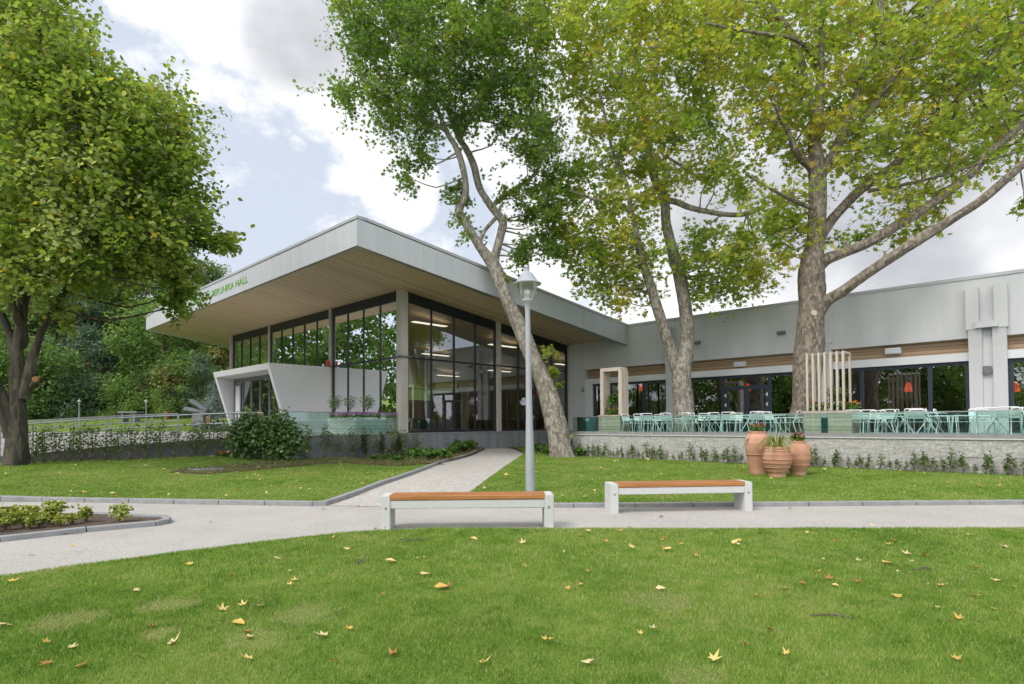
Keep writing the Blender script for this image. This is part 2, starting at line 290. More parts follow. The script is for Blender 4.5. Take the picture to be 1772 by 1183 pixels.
M['leaf_forest'] = leaf_mat('leaf_forest', [(0, (.09, .15, .075)), (.5, (.16, .25, .10)), (1, (.27, .37, .14))], .4)
M['leaf_forest_light'] = leaf_mat('leaf_forest_light', [(0, (.10, .18, .06)), (.5, (.18, .29, .085)), (1, (.31, .41, .13))], .4)
M['leaf_conifer'] = leaf_mat('leaf_conifer', [(0, (.08, .135, .09)), (.5, (.14, .22, .15)), (1, (.25, .34, .23))], .3)
M['leaf_spruce'] = leaf_mat('leaf_spruce', [(0, (.18, .25, .26)), (1, (.42, .50, .51))], .15)
M['leaf_dry'] = leaf_mat('leaf_dry', [(0, (.17, .17, .06)), (1, (.36, .31, .11))], .2)
M['leaf_laurel'] = leaf_mat('leaf_laurel', [(0, (.05, .11, .03)), (.5, (.10, .19, .05)), (.9, (.2, .3, .08)), (1, (.3, .4, .13))], .25, .28, .6)
M['leaf_hedge'] = leaf_mat('leaf_hedge', [(0, (.09, .14, .05)), (.6, (.16, .23, .075)), (1, (.28, .34, .12))], .35)
M['leaf_yew'] = leaf_mat('leaf_yew', [(0, (.008, .022, .008)), (1, (.03, .065, .018))], .1)
M['leaf_perennial'] = leaf_mat('leaf_perennial', [(0, (.05, .12, .02)), (1, (.14, .27, .05))], .25)
M['leaf_grey'] = leaf_mat('leaf_grey', [(0, (.10, .13, .10)), (1, (.22, .26, .20))], .2)
M['leaf_euonymus'] = leaf_mat('leaf_euonymus', [(0, (.12, .20, .03)), (.5, (.30, .34, .06)), (1, (.5, .5, .14))], .2)
M['leaf_variegated'] = leaf_mat('leaf_variegated', [(0, (.14, .2, .05)), (.6, (.36, .4, .13)), (1, (.6, .58, .3))], .25)
M['petal_purple'] = leaf_mat('petal_purple', [(0, (.34, .06, .38)), (1, (.62, .22, .62))], .3)
M['petal_red'] = leaf_mat('petal_red', [(0, (.45, .015, .015)), (.6, (.6, .06, .03)), (1, (.75, .25, .02))], .3)
M['petal_pink'] = leaf_mat('petal_pink', [(0, (.35, .08, .12)), (1, (.6, .25, .28))], .3)
M['petal_white'] = leaf_mat('petal_white', [(0, (.6, .5, .45)), (1, (.8, .78, .72))], .3)
M['petal_orange'] = leaf_mat('petal_orange', [(0, (.6, .05, .02)), (.5, (.75, .22, .02)), (1, (.8, .5, .03))], .3)
M['litter'] = leaf_mat('litter', [(0, (.34, .15, .06)), (.3, (.56, .31, .09)), (.6, (.74, .50, .12)), (.85, (.80, .62, .25)), (1, (.72, .58, .38))], .15, .6)
M['grass'] = leaf_mat('grass', [(0, (.085, .19, .02)), (.45, (.185, .32, .042)), (.75, (.335, .44, .10)), (.9, (.42, .42, .17)), (.94, (.47, .38, .22)), (1, (.52, .41, .29))], .3, .5, .2)
def turf_mat():
    m, N, L, B = mat('turf'); tc = N.new('ShaderNodeTexCoord')
    n = N.new('ShaderNodeTexNoise'); n.inputs['Scale'].default_value = .7; n.inputs['Detail'].default_value = 5; L.new(tc.outputs['Object'], n.inputs[0])
    n2 = N.new('ShaderNodeTexNoise'); n2.inputs['Scale'].default_value = 45; n2.inputs['Detail'].default_value = 6; L.new(tc.outputs['Object'], n2.inputs[0])
    ad = N.new('ShaderNodeMath'); ad.operation = 'MULTIPLY_ADD'; ad.inputs[1].default_value = .6; L.new(n2.outputs[0], ad.inputs[0]); h = N.new('ShaderNodeMath'); h.operation = 'MULTIPLY'; h.inputs[1].default_value = .45; L.new(n.outputs[0], h.inputs[0]); L.new(h.outputs[0], ad.inputs[2])
    r = ramp(N, [(.3, (.07, .125, .02)), (.52, (.13, .20, .035)), (.72, (.21, .26, .065))]); L.new(ad.outputs[0], r.inputs[0]); L.new(r.outputs[0], B.inputs['Base Color']); B.inputs['Roughness'].default_value = .9; B.inputs['Specular IOR Level'].default_value = .1
    bp = N.new('ShaderNodeBump'); bp.inputs['Strength'].default_value = .6; bp.inputs['Distance'].default_value = .03; L.new(n2.outputs[0], bp.inputs['Height']); L.new(bp.outputs[0], B.inputs['Normal']); return m
M['turf'] = turf_mat()
def gravel_mat():
    m, N, L, B = mat('gravel'); tc = N.new('ShaderNodeTexCoord'); vo = N.new('ShaderNodeTexVoronoi'); vo.inputs['Scale'].default_value = 70; L.new(tc.outputs['Object'], vo.inputs[0])
    sp = N.new('ShaderNodeSeparateColor'); L.new(vo.outputs['Color'], sp.inputs[0]); n = N.new('ShaderNodeTexNoise'); n.inputs['Scale'].default_value = .7; n.inputs['Detail'].default_value = 9; n.inputs['Roughness'].default_value = .68; L.new(tc.outputs['Object'], n.inputs[0])
    ad = N.new('ShaderNodeMath'); ad.operation = 'MULTIPLY_ADD'; ad.inputs[1].default_value = .4; L.new(sp.outputs[0], ad.inputs[0]); h = N.new('ShaderNodeMath'); h.operation = 'MULTIPLY'; h.inputs[1].default_value = .62; L.new(n.outputs[0], h.inputs[0]); L.new(h.outputs[0], ad.inputs[2])
    r = ramp(N, [(.1, (.27, .25, .225)), (.5, (.435, .41, .378)), (.9, (.57, .54, .50))]); L.new(ad.outputs[0], r.inputs[0]); L.new(r.outputs[0], B.inputs['Base Color']); B.inputs['Roughness'].default_value = .9
    bp = N.new('ShaderNodeBump'); bp.inputs['Strength'].default_value = .5; bp.inputs['Distance'].default_value = .012; L.new(vo.outputs['Distance'], bp.inputs['Height']); L.new(bp.outputs[0], B.inputs['Normal']); return m
M['gravel'] = gravel_mat()
def brick_mat(name, c1, c2, mortar, w, h, gap, rot=0., axis='XY', bump=.4, rough=.85, nz=.25):
    m, N, L, B = mat(name); tc = N.new('ShaderNodeTexCoord'); mp = N.new('ShaderNodeMapping')
    mp.inputs['Rotation'].default_value = (R(-90), 0, 0) if axis == 'XZ' else (0, 0, rot); L.new(tc.outputs['Object'], mp.inputs[0])
    b = N.new('ShaderNodeTexBrick'); b.inputs['Scale'].default_value = 1; b.inputs['Brick Width'].default_value = w; b.inputs['Row Height'].default_value = h; b.inputs['Mortar Size'].default_value = gap; b.inputs['Color1'].default_value = (*c1, 1); b.inputs['Color2'].default_value = (*c2, 1); b.inputs['Mortar'].default_value = (*mortar, 1); b.inputs['Bias'].default_value = 0
    L.new(mp.outputs[0], b.inputs[0]); n = N.new('ShaderNodeTexNoise'); n.inputs['Scale'].default_value = 14; n.inputs['Detail'].default_value = 7; L.new(tc.outputs['Object'], n.inputs[0])
    mx = N.new('ShaderNodeMixRGB'); mx.blend_type = 'OVERLAY'; mx.inputs[0].default_value = nz*2; L.new(b.outputs[0], mx.inputs[1]); L.new(n.outputs[0], mx.inputs[2]); L.new(mx.outputs[0], B.inputs['Base Color']); B.inputs['Roughness'].default_value = rough
    s = N.new('ShaderNodeMath'); s.operation = 'SUBTRACT'; L.new(n.outputs[0], s.inputs[0]); L.new(b.outputs['Fac'], s.inputs[1])
    bp = N.new('ShaderNodeBump'); bp.inputs['Strength'].default_value = bump; bp.inputs['Distance'].default_value = .015; L.new(s.outputs[0], bp.inputs['Height']); L.new(bp.outputs[0], B.inputs['Normal']); return m
M['paver'] = brick_mat('paver', (.46, .43, .39), (.53, .50, .46), (.30, .28, .25), .2, .1, .006, .95, bump=.3)
M['stone_wall'] = brick_mat('stone_wall', (.34, .33, .315), (.50, .485, .465), (.30, .29, .28), .19, .03, .002, axis='XZ', bump=.45, nz=.3)
M['plaza'] = brick_mat('plaza', (.31, .30, .285), (.36, .345, .33), (.25, .24, .23), .4, .2, .006, .3, bump=.2)
M['terracotta'] = stuff_mat('terracotta', (.40, .20, .125), (.53, .28, .185), 2.2, .85, .2, 40, c3=(.57, .35, .26))

# ------------------------------------------------------------------ leaves
def star(lobes=5, n=11):           # a plane leaf: deeply cut lobes round its stalk
    pts = []; rr = [.42, .30, .62, .33, .80, .38, 1.0, .38, .80, .33, .62, .30]
    for i, q in enumerate(rr): t = R(-90+i*30); pts.append((q*math.cos(t)*.75, q*math.sin(t)*.75, .10 if i % 2 == 0 else .0))
    V = np.array([(0, 0, -.05)]+pts); F = np.array([(0, i+1, (i+1) % len(pts)+1) for i in range(len(pts))]); return V, F
STAR = star()
HEART = (np.array([(0, -.6, 0), (.5, -.2, .1), (.42, .35, .06), (0, .8, -.05), (-.42, .35, .06), (-.5, -.2, .1), (0, .1, -.06)]), np.array([(6, 0, 1), (6, 1, 2), (6, 2, 3), (6, 3, 4), (6, 4, 5), (6, 5, 0)]))
DIAMOND = (np.array([(0, -.6, 0), (.3, 0, .08), (0, .6, 0), (-.3, 0, .08)]), np.array([(0, 1, 2), (0, 2, 3)]))
BLADE = (np.array([(0, 0, 0), (.09, .45, .04), (0, 1, 0), (-.09, .45, .04)]), np.array([(0, 1, 2), (0, 2, 3)]))
def unit(a): return a/np.maximum(np.linalg.norm(a, axis=1, keepdims=True), 1e-9)
def leaves(name, P, nrm, size, tint, tpl, material, parent=None, tdir=None):
    V0, F0 = tpl; n = len(P); nrm = unit(nrm)
    t = tdir if tdir is not None else RNG.normal(size=(n, 3)); t = unit(t-(t*nrm).sum(1, keepdims=True)*nrm); b = np.cross(t, nrm)
    size = np.broadcast_to(size, (n,)); V = P[:, None]+size[:, None, None]*(V0[None, :, 0, None]*b[:, None]+V0[None, :, 1, None]*t[:, None]+V0[None, :, 2, None]*nrm[:, None])
    F = (F0[None]+(np.arange(n)*len(V0))[:, None, None]).reshape(-1, F0.shape[1])
    return np_mesh(name, V.reshape(-1, 3), F, material, parent, np.repeat(np.clip(tint, 0, 1), len(V0)))
def up_normals(n, spread=.8, up=.75): d = RNG.normal(size=(n, 3))*spread; d[:, 2] += up; return d
def blob_pts(n, c, r, hollow=.0):
    d = unit(RNG.normal(size=(n, 3))); q = (hollow+(1-hollow)*RNG.random(n))**(1/3.) if hollow == 0 else hollow+(1-hollow)*RNG.random(n)
    return np.asarray(c)+d*q[:, None]*np.asarray(r)
def inpoly(x, y, P):
    c = False; j = len(P)-1
    for i in range(len(P)):
        if (P[i][1] > y) != (P[j][1] > y) and x < (P[j][0]-P[i][0])*(y-P[i][1])/(P[j][1]-P[i][1])+P[i][0]: c = not c
        j = i
    return c
def edge_d(x, y, P):
    best = 1e9
    for i in range(len(P)):
        ax, ay = P[i]; bx, by = P[(i+1) % len(P)]; t = max(0, min(1, ((x-ax)*(bx-ax)+(y-ay)*(by-ay))/max((bx-ax)**2+(by-ay)**2, 1e-9)))
        best = min(best, math.hypot(x-ax-t*(bx-ax), y-ay-t*(by-ay)))
    return best
def spline(pts, k=5):
    P = [np.array(p, float) for p in pts]; out = []
    for i in range(len(P)-1):
        p0 = P[max(i-1, 0)]; p1 = P[i]; p2 = P[i+1]; p3 = P[min(i+2, len(P)-1)]
        for s in range(k): t = s/k; out.append(.5*((2*p1)+(-p0+p2)*t+(2*p0-5*p1+4*p2-p3)*t*t+(-p0+3*p1-3*p2+p3)*t**3))
    out.append(P[-1]); return out
def tree(name, label, base, Y0, limbs, crowns, leafmat, barkmat, tpl, lsize, per, group='park trees', seed=1, droop=.3, tint_mid=.5, behind=0.):
    """limbs: px,py,depth offset,radius in m; crowns: (outline, spacing px, half depth m, clump radius m, sub sprays, tint shift)"""
    rg = random.Random(seed); rt = root(name, base, label, 'tree', group)
    tb = MB(); limb_pts = []
    for li, lm in enumerate(limbs):
        pts = [np.append(at(x, y, Y0+dy), r) for x, y, dy, r in lm]; sp = spline(pts, 6)
        tb.tube([p[:3] for p in sp], [max(p[3], .008) for p in sp], 14 if li == 0 else 9, True, .055, seed*31+li)
        limb_pts += [p for p in sp if p[2] > base[2]+2.2]
    tb.build('trunk', barkmat, rt, True)
    LP = np.array([p[:3] for p in limb_pts]); LR = np.array([p[3] for p in limb_pts])
    bb_ = MB(); PP = []; TT = []; nb = 0
    for poly, spc, hd, cr, subs, tsh in crowns:
        xs = [p[0] for p in poly]; ys = [p[1] for p in poly]; got = []; tries = 0
        rin = max([edge_d(x, y, poly) for x, y in [(rg.uniform(min(xs), max(xs)), rg.uniform(min(ys), max(ys))) for _ in range(250)] if inpoly(x, y, poly)]+[1])
        while tries < 6000:
            tries += 1; x = rg.uniform(min(xs), max(xs)); y = rg.uniform(min(ys), max(ys))
            if not inpoly(x, y, poly): continue
            e = edge_d(x, y, poly); dz = (rg.uniform(-1, 1)+behind)*hd*math.sqrt(min(1, e/130+.08))
            p = at(x, y, Y0+dz)
            if e < min(cr*1.0*F_PX/Y0, .5*rin): continue
            if any((g[0]-x)**2+(g[1]-y)**2+((g[2]-dz)*F_PX/Y0*.75)**2 < spc*spc for g in got): continue
            got.append((x, y, dz)); shade = rg.gauss(0, .17)
            inside = -50 < x < 1830 and y > -60
            # a branch from the nearest limb (reaching up and out), then a spray of twigs
            d = np.linalg.norm(LP-p, axis=1)+.8*np.maximum(LP[:, 2]-p[2], 0); k = int(d.argmin()); q = LP[k]
            mid = (q+p)/2+np.array([rg.uniform(-.2, .2), rg.uniform(-.2, .2), -.12*np.linalg.norm(p-q)+rg.uniform(-.1, .15)])
            r0 = min(LR[k]*.6, .02+.012*np.linalg.norm(p-q))
            sp = spline([q, (q*2+mid)/3, mid, (mid+p*2)/3, p], 2); bb_.tube(sp, np.linspace(r0, .008, len(sp)), 5, False, .05, nb); nb += 1
            S = subs if inside else max(2, subs//3)
            cs = p+np.array([[rg.gauss(0, 1), rg.gauss(0, 1), rg.gauss(0, .75)] for _ in range(S)])*cr*.88
            for c in cs:
                if inside: bb_.tube([p, (p+c)/2+np.array([0, 0, rg.uniform(-.05, .06)]), c], [.010, .007, .004], 4, False, 0, 0)
                m = per+rg.randint(-3, 3) if inside else per//2
                ax = unit((c-p)[None])[0]
                t = RNG.random(m)[:, None]
                PP.append(p+(c-p)*(.35+.85*t)+RNG.normal(size=(m, 3))*cr*.27-np.array([0, 0, droop*cr*.3])*t)
                TT.append(np.clip(tint_mid+tsh+shade+rg.gauss(0, .10)+RNG.normal(size=m)*.13, 0, .93)+(RNG.random(m) < .025)*.5)
    P = np.concatenate(PP); T = np.concatenate(TT); n = len(P)
    leaves('crown', P, up_normals(n, .62, .75), lsize*RNG.uniform(.6, 1.15, n), T, tpl, leafmat, rt)
    bb_.build('branches', barkmat, rt, True)
    print(name, n, 'leaves', nb, 'branches'); return rt
def bush(name, label, cat, loc, r, n, leafmat, ls, group=None, stems=6, tpl=DIAMOND, seed=0, clumps=14, z0=.12, spread=.8, stem_r=.008, twiggy=.0, tsh=0.):
    """a plant built at the origin from thin stems and leaves in clumps; r = (rx, ry, height/2)"""
    rg = random.Random(seed); rt = root(name, (0, 0, 0), label, cat, group); r = np.array(r, float); H = 2*r[2]
    sb = MB(); cs = []
    for i in range(clumps):
        d = np.array([rg.gauss(0, 1), rg.gauss(0, 1), rg.gauss(0, 1)]); d /= np.linalg.norm(d); q = rg.uniform(.35, .85)
        cs.append(np.array([0, 0, z0*H+r[2]*(1-z0)])+d*q*r*np.array([1, 1, 1-z0]))
    for i in range(stems):
        c = cs[i % len(cs)]; sb.tube([(rg.uniform(-.25, .25)*r[0], rg.uniform(-.25, .25)*r[1], -.04), (c[0]*.5, c[1]*.5, c[2]*.5), c], [stem_r, stem_r*.8, stem_r*.4], 5)
    m = n//clumps; P = np.concatenate([c+RNG.normal(size=(m, 3))*r*np.array([.26, .26, .22]) for c in cs]); P[:, 2] = np.maximum(P[:, 2], .03)
    T = np.concatenate([np.full(m, rg.gauss(.45+tsh, .14)) for c in cs])+RNG.normal(size=len(P))*.16
    out = P-np.array([0, 0, r[2]]); nr = unit(out)*.6+up_normals(len(P), spread*.7, .5)
    leaves('foliage', P, nr, ls*RNG.uniform(.7, 1.2, len(P)), T, tpl, leafmat, rt); sb.build('stems', M['bark_dark'], rt); return rt

# ================================================================== THE SETTING
def grid_sheet(name, xs, ys, zf, material):
    X, Y = np.meshgrid(xs, ys); Z = zf(X, Y); nx, ny = len(xs), len(ys); V = np.stack([X.ravel(), Y.ravel(), Z.ravel()], 1)
    i = (np.arange(ny-1)[:, None]*nx+np.arange(nx-1)[None]).ravel(); F = np.stack([i, i+1, i+nx+1, i+nx], 1)
    o = np_mesh(name, V, F, material); o.data.polygons.foreach_set('use_smooth', [True]*len(o.data.polygons)); return tag(o, kind='structure')
def poly_sheet(name, poly, zf, material, res=.5, kind='structure', build=True):
    B = []
    for i in range(len(poly)):
        p = np.array(poly[i][:2], float); q = np.array(poly[(i+1) % len(poly)][:2], float); k = max(1, int(np.linalg.norm(q-p)/res))
        B += [p+(q-p)*s/k for s in range(k)]
    P = [tuple(b) for b in B]; xs = [p[0] for p in P]; ys = [p[1] for p in P]; nb = len(P)
    for x in np.arange(min(xs)+.03, max(xs), res):
        for y in np.arange(min(ys)+.03, max(ys), res):
            if inpoly(x, y, B): P.append((x+RNG.uniform(-.01, .01), y+RNG.uniform(-.01, .01)))
    r = geometry.delaunay_2d_cdt([Vector(p) for p in P], [], [list(range(nb))], 1, 1e-5)
    V = np.array([(v[0], v[1]) for v in r[0]]); Z = zf(V[:, 0], V[:, 1])
    me = bpy.data.meshes.new(name); me.from_pydata(np.column_stack([V, Z]).tolist(), [], [list(f) for f in r[2]]); me.update()
    bm = bmesh.new(); bm.from_mesh(me)
    for f in bm.faces:
        f.smooth = True
        if f.normal.z < 0: f.normal_flip()
    bm.to_mesh(me); bm.free(); o = finish(name, me, material); return tag(o, kind=kind)
G = lambda x, y, off=0.: on_ground(x, y, off)[:2]
gx = np.concatenate([[-3000, -900, -300, -140], np.arange(-80, 60.1, 1.), [140, 300, 900, 3000]]); gy = np.concatenate([[-3000, -900, -300, -120], np.arange(-40, 150, 1.), [200, 300, 900, 3000]])
grid_sheet('ground', gx, gy, lambda X, Y: np.where(Y < 33, hgt(X, Y), .15)-.06+hill(X, Y), M['turf'])
poly_sheet('gravel_path', [(-40, 2), (40, 2), (40, 11.3), (-40, 11.3)], lambda X, Y: .0*X, M['gravel'], 2.5)
LOWEDGE = [G(x, y, .08) for x, y in ((-420, 1062), (-150, 1011), (0, 986), (150, 966), (300, 947), (450, 929), (560, 917), (660, 910), (760, 907), (886, 907), (1200, 907), (1772, 906), (2400, 906))]
LOWPOLY = [(-14, 3.2)]+[tuple(p) for p in LOWEDGE]+[(26, 8), (26, -30), (-26, -30), (-26, 1)]
_le = np.array(LOWEDGE)
def low_z(X, Y):
    X = np.asarray(X); Y = np.asarray(Y); d = np.full(X.shape, 9.)
    for i in range(len(_le)-1):
        p, q = _le[i], _le[i+1]; v = q-p; t = np.clip(((X-p[0])*v[0]+(Y-p[1])*v[1])/(v@v), 0, 1); d = np.minimum(d, np.hypot(X-p[0]-t*v[0], Y-p[1]-t*v[1]))
    return .012+.045*sstep(d, 0, .25)+.012*np.sin(X*1.3+1)*np.sin(Y*1.1)*sstep(d, .2, 1.5)
poly_sheet('lower_lawn', LOWPOLY, low_z, M['turf'], .5)
# kerb lines (outer foot) and the lawns behind them
KL = [G(x, y) for x, y in ((-700, 842), (-300, 856), (0, 866), (300, 872), (540, 876), (566, 875), (590, 867), (690, 830), (770, 800), (842, 776))]
KR = [G(x, y) for x, y in ((780, 879), (1100, 878), (1400, 876), (1772, 873), (2300, 869))]
PR = [G(x, y) for x, y in ((780, 879), (800, 865), (820, 851), (860, 820), (907, 785))]
def offset_line(pts, d):
    out = []
    for i, p in enumerate(pts):
        a = pts[max(i-1, 0)]; b = pts[min(i+1, len(pts)-1)]; t = (b-a)/np.linalg.norm(b-a); out.append(p+np.array([-t[1], t[0]])*d)
    return out
def kerb(name, pts, w, h, zf):
    m = MB(); ins = offset_line(pts, w)
    for i in range(len(pts)-1):
        L = np.linalg.norm(pts[i+1]-pts[i]); k = max(1, round(L/1.0))
        for s in range(k):
            g = .006/L*k; t0, t1 = (s+g)/k, (s+1-g)/k
            q = [pts[i]+(pts[i+1]-pts[i])*t0, pts[i]+(pts[i+1]-pts[i])*t1, ins[i]+(ins[i+1]-ins[i])*t1, ins[i]+(ins[i+1]-ins[i])*t0]; z = [float(zf(*p)) for p in q]
            m.prism(q, [v-.1 for v in z], [v+h for v in z])
    return tag(m.build(name, M['kerb'], None, False, .008, 1), kind='structure')
kerb('left_lawn_kerb', KL, .12, .085, hgt); kerb('right_lawn_kerb', KR, .12, .075, hgt)
lawn_z = lambda X, Y: hgt(X, Y)+.06
XY = lambda a, b: W(a, b, 0)[:2]
WALL = [(at(-420, 740, 14)[:2], .32), (at(-250, 740, 15.2)[:2], .42), (at(48, 740, 17.5)[:2], .58), (at(200, 740, 19.2)[:2], .76), (at(400, 740, 21.3)[:2], .95), (XY(0, -5.0), 1.04)]
LEFTPOLY = offset_line(KL, .125)+[XY(-.0, 5.2), XY(0, 0), XY(0, -5)]+[p for p, z in WALL[::-1]][1:]
poly_sheet('left_lawn', LEFTPOLY, lawn_z, M['turf'], .45)
TA0, TB0 = -5.35, 4.5            # left end and front line of the terrace
RIGHTPOLY = list(reversed(offset_line(KR, .125)))+PR[1:]+[XY(0, 6.4), XY(0, 11), XY(TA0, 11), XY(TA0, TB0), XY(-34, TB0)]
poly_sheet('right_lawn', RIGHTPOLY, lawn_z, M['turf'], .45)
PATHPOLY = [KL[5], PR[0], *PR[1:], XY(.02, 6.4), XY(.02, 5.1), KL[9], KL[8], KL[7], KL[6]]
poly_sheet('paved_path', PATHPOLY, lambda X, Y: hgt(X, Y)+.006, M['paver'], .4)
# the raised forecourt behind the ramp wall
_fp = np.array([(*p, z) for p, z in WALL]+[(*XY(a, 0), FLOOR) for a in (0, 4, 8, 12, 18)]+[(*XY(0, -2.5), FLOOR), (*XY(6, -5), FLOOR)]+[(*at(20, 740, 31)[:2], 1.12), (*at(250, 740, 34)[:2], 1.12), (*at(-300, 740, 27)[:2], 1.0)])
def court_z(X, Y):
    num = 0; den = 0
    for x, y, z in _fp: w = 1/((X-x)**2+(Y-y)**2+.01)**1.5; num = num+w*z; den = den+w
    return num/den
poly_sheet('forecourt', [p for p, z in WALL]+[XY(0, 0), XY(18.2, 0), at(300, 740, 36)[:2], at(20, 740, 31)[:2], at(-300, 740, 27)[:2], at(-420, 740, 22)[:2]], court_z, M['plaza'], .7)
# island bed with its kerb
ISL = [G(x, y) for x, y in ((-500, 1012), (-200, 965), (0, 938), (150, 921), (270, 910), (292, 906), (297, 902), (288, 898), (150, 892), (-200, 880), (-500, 872))]
kerb('island_kerb', ISL[:9], .11, .07, lambda x, y: 0.); BED = offset_line(ISL, .1)
poly_sheet('island_bed_soil', BED, lambda X, Y: .05+.02*np.sin(X*3)*np.sin(Y*4), M['soil'], .3)
SOILS = [[G(x, y, .07) for x, y in ((292, 817), (320, 810), (380, 806), (440, 801), (500, 796), (545, 794), (640, 793), (705, 796), (770, 800), (690, 806), (590, 801), (545, 803), (480, 809), (420, 815), (350, 820))],
         [G(x, y, .07) for x, y in ((690, 800), (770, 797), (838, 776), (846, 770), (800, 776), (700, 788))]]
for s in SOILS: poly_sheet('bed_soil', s, lambda X, Y: lawn_z(X, Y)+.02, M['soil'], .3)
mb = MB()
for x, y, w in ((352, 812.5, .42), (372, 812, .25)): p = on_ground(x, y, .09); mb.prism([(p[0]+w*math.cos(t)*(1+.1*math.sin(3*t)), p[1]+.4*w*math.sin(t)) for t in np.linspace(0, 6.1, 9)], p[2]-.05, p[2]+.03)
tag(mb.build('stepping_stone', M['stone_grey'], None, False, .01), 'flat grey stone slab lying in the curved soil bed of the left lawn', 'stone slab')
# ================================================================== THE HALL
soff = lambda b: 7.0248-.12101*b
hall = broot('event_hall', 0, 0, 0, 'large glazed hall with a sloping overhanging roof, timber soffit and white angular porch', 'hall')
B3 = lambda a, b, z: (-a, b, z)
m = MB()
m.bb(-.30, 18.2, -.06, .22, -.4, FLOOR-.005); m.bb(-.06, .24, .22, 11.0, -.4, FLOOR-.005); m.bb(-.06, .2, -5.05, -.06, -.4, FLOOR-.02); m.build('plinth', M['plinth'], hall)
m = MB(); m.bb(-.09, .3, .0, 11.0, FLOOR-.003, FLOOR+.03); m.bb(-.09, .26, -5.08, -.06, FLOOR-.018, FLOOR+.015); m.build('plinth_coping', M['kerb'], hall)
m = MB(); m.bb(.2, 18, .2, 24, FLOOR-.1, FLOOR+.004); m.build('floor', M['room_floor'], hall)
for a0, a1, b0, b1 in ((0, .32, 0, .38), (.02, .3, 5.57, 5.86), (5.75, 5.93, .02, .3), (12.6, 12.74, .04, .3), (17.98, 18.2, .0, .35)):
    m = MB(); za = soff(b0)+.05; m.prism([(-a1, b0), (-a0, b0), (-a0, b1), (-a1, b1)], FLOOR+.03 if a0 < .1 else FLOOR-.01, [soff(b0)+.02, soff(b0)+.02, soff(b1)+.02, soff(b1)+.02]); m.build('column', M['concrete'], hall, False, .012)
def bay_right(b0, b1, n):
    f = MB(); a0, a1 = .12, .20; w = .05
    zt = lambda b: soff(b)-.44
    for i in range(n+1):
        b = b0+(b1-b0)*i/n; hw = .05 if i in (0, n) else w/2; f.prism([(-a1, b-hw), (-a0+.02, b-hw), (-a0+.02, b+hw), (-a1, b+hw)], FLOOR+.03, [soff(b-hw)]*2+[soff(b+hw)]*2)
    f.bb(a0+.003, a1-.003, b0, b1, FLOOR+.03, FLOOR+.11); f.bb(a0-.05, a1-.01, b0-.1, b1+.1, 4.19, 4.25)
    f.prism([(-a1+.01, b0), (-a0, b0), (-a0, b1), (-a1+.01, b1)], [zt(b0), zt(b0), zt(b1), zt(b1)], [soff(b0)+.01]*2+[soff(b1)+.01]*2)
    o = f.build('window', M['dark_frame'], hall)
    p = MB(); p.add([B3(.16, b0, FLOOR+.1), B3(.16, b1, FLOOR+.1), B3(.16, b1, zt(b1)+.02), B3(.16, b0, zt(b0)+.02)], [(0, 1, 2, 3)]); p.build('pane', M['glass'], o)
def bay_left(a0, a1, n, zb):
    f = MB(); zt = soff(0)-.44
    for i in range(n+1):
        a = a0+(a1-a0)*i/n; hw = .05 if i in (0, n) else .024; f.bb(a-hw, a+hw, .12, .20, zb, soff(.1))
    f.bb(a0, a1, .103, .22, zb, zb+.08); f.bb(a0, a1, .06, .2, 4.19, 4.25); f.bb(a0, a1, .11, .23, zt, soff(.2))
    o = f.build('window', M['dark_frame'], hall); p = MB(); p.add([B3(a0, .16, zb), B3(a1, .16, zb), B3(a1, .16, zt), B3(a0, .16, zt)], [(0, 1, 2, 3)]); p.build('pane', M['glass'], o)
bay_right(.42, 5.54, 4); bay_right(5.89, 10.98, 4); bay_left(.38, 5.7, 4, FLOOR+.01); bay_left(5.99, 12.54, 5, FLOOR+.01); bay_left(12.8, 17.94, 4, FLOOR+.01)
m = MB()
for q in ((-.09, 0, -.1, .5), (-.09, 0, 5.42, 6.02), (.02, .6, -.07, -.01), (5.5, 6.1, -.06, .0)): m = MB(); m.bb(*q, 4.2, 4.26); m.build('transom_bracket', M['grey_frame'], hall)
m = MB(); m.bb(5.80, 5.97, -.10, .0, 4.22, 4.50); m.build('alarm_box', M['red_sign'], hall)
# inside: far window walls, ceiling follows the soffit
m = MB(); m.add([B3(-2.45, -3.5, soff(-3.5)), B3(22.2, -3.5, soff(-3.5)), B3(22.2, 25, soff(25)), B3(-0, 25, soff(25)), B3(0, 11.03, soff(11.03)), B3(-2.62, 11.03, soff(11.03))], [(0, 1, 2, 3, 4, 5)]); m.build('soffit', M['soffit'], hall)
m = MB()
for i in range(9): m.bb(17.8, 17.9, .3+i*2.6, .36+i*2.6, FLOOR, soff(.3+i*2.6)+.02)
m.bb(17.8, 17.88, .3, 21, 4.19, 4.25); m.bb(17.8, 17.92, .3, 21, FLOOR, FLOOR+.1); m.build('far_window', M['dark_frame'], hall)
m = MB(); m.bb(.3, 17.8, 20.9, 21.1, FLOOR, soff(21)+.02); m.bb(.0, .25, 11.04, 21, FLOOR, 5.6); m.build('inner_wall', M['room_wall'], hall)
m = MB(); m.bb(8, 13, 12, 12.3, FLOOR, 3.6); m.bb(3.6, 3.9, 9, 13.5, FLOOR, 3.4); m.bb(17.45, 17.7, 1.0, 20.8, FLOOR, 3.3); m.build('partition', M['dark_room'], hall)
for a, b in ((5.7, 8.5), (12.4, 8.5)): m = MB(); m.bb(a, a+.35, b, b+.35, FLOOR, soff(b)); m.build('inner_column', M['concrete'], hall)
for a in (2.4, 8.2, 13.6):
    for b in (2.5, 7.5, 13): m = MB(); z = soff(b+1)-.35; m.bb(a, a+.28, b, b+2, z, z+.03); m.build('ceiling_light', M['lit_panel'], hall)
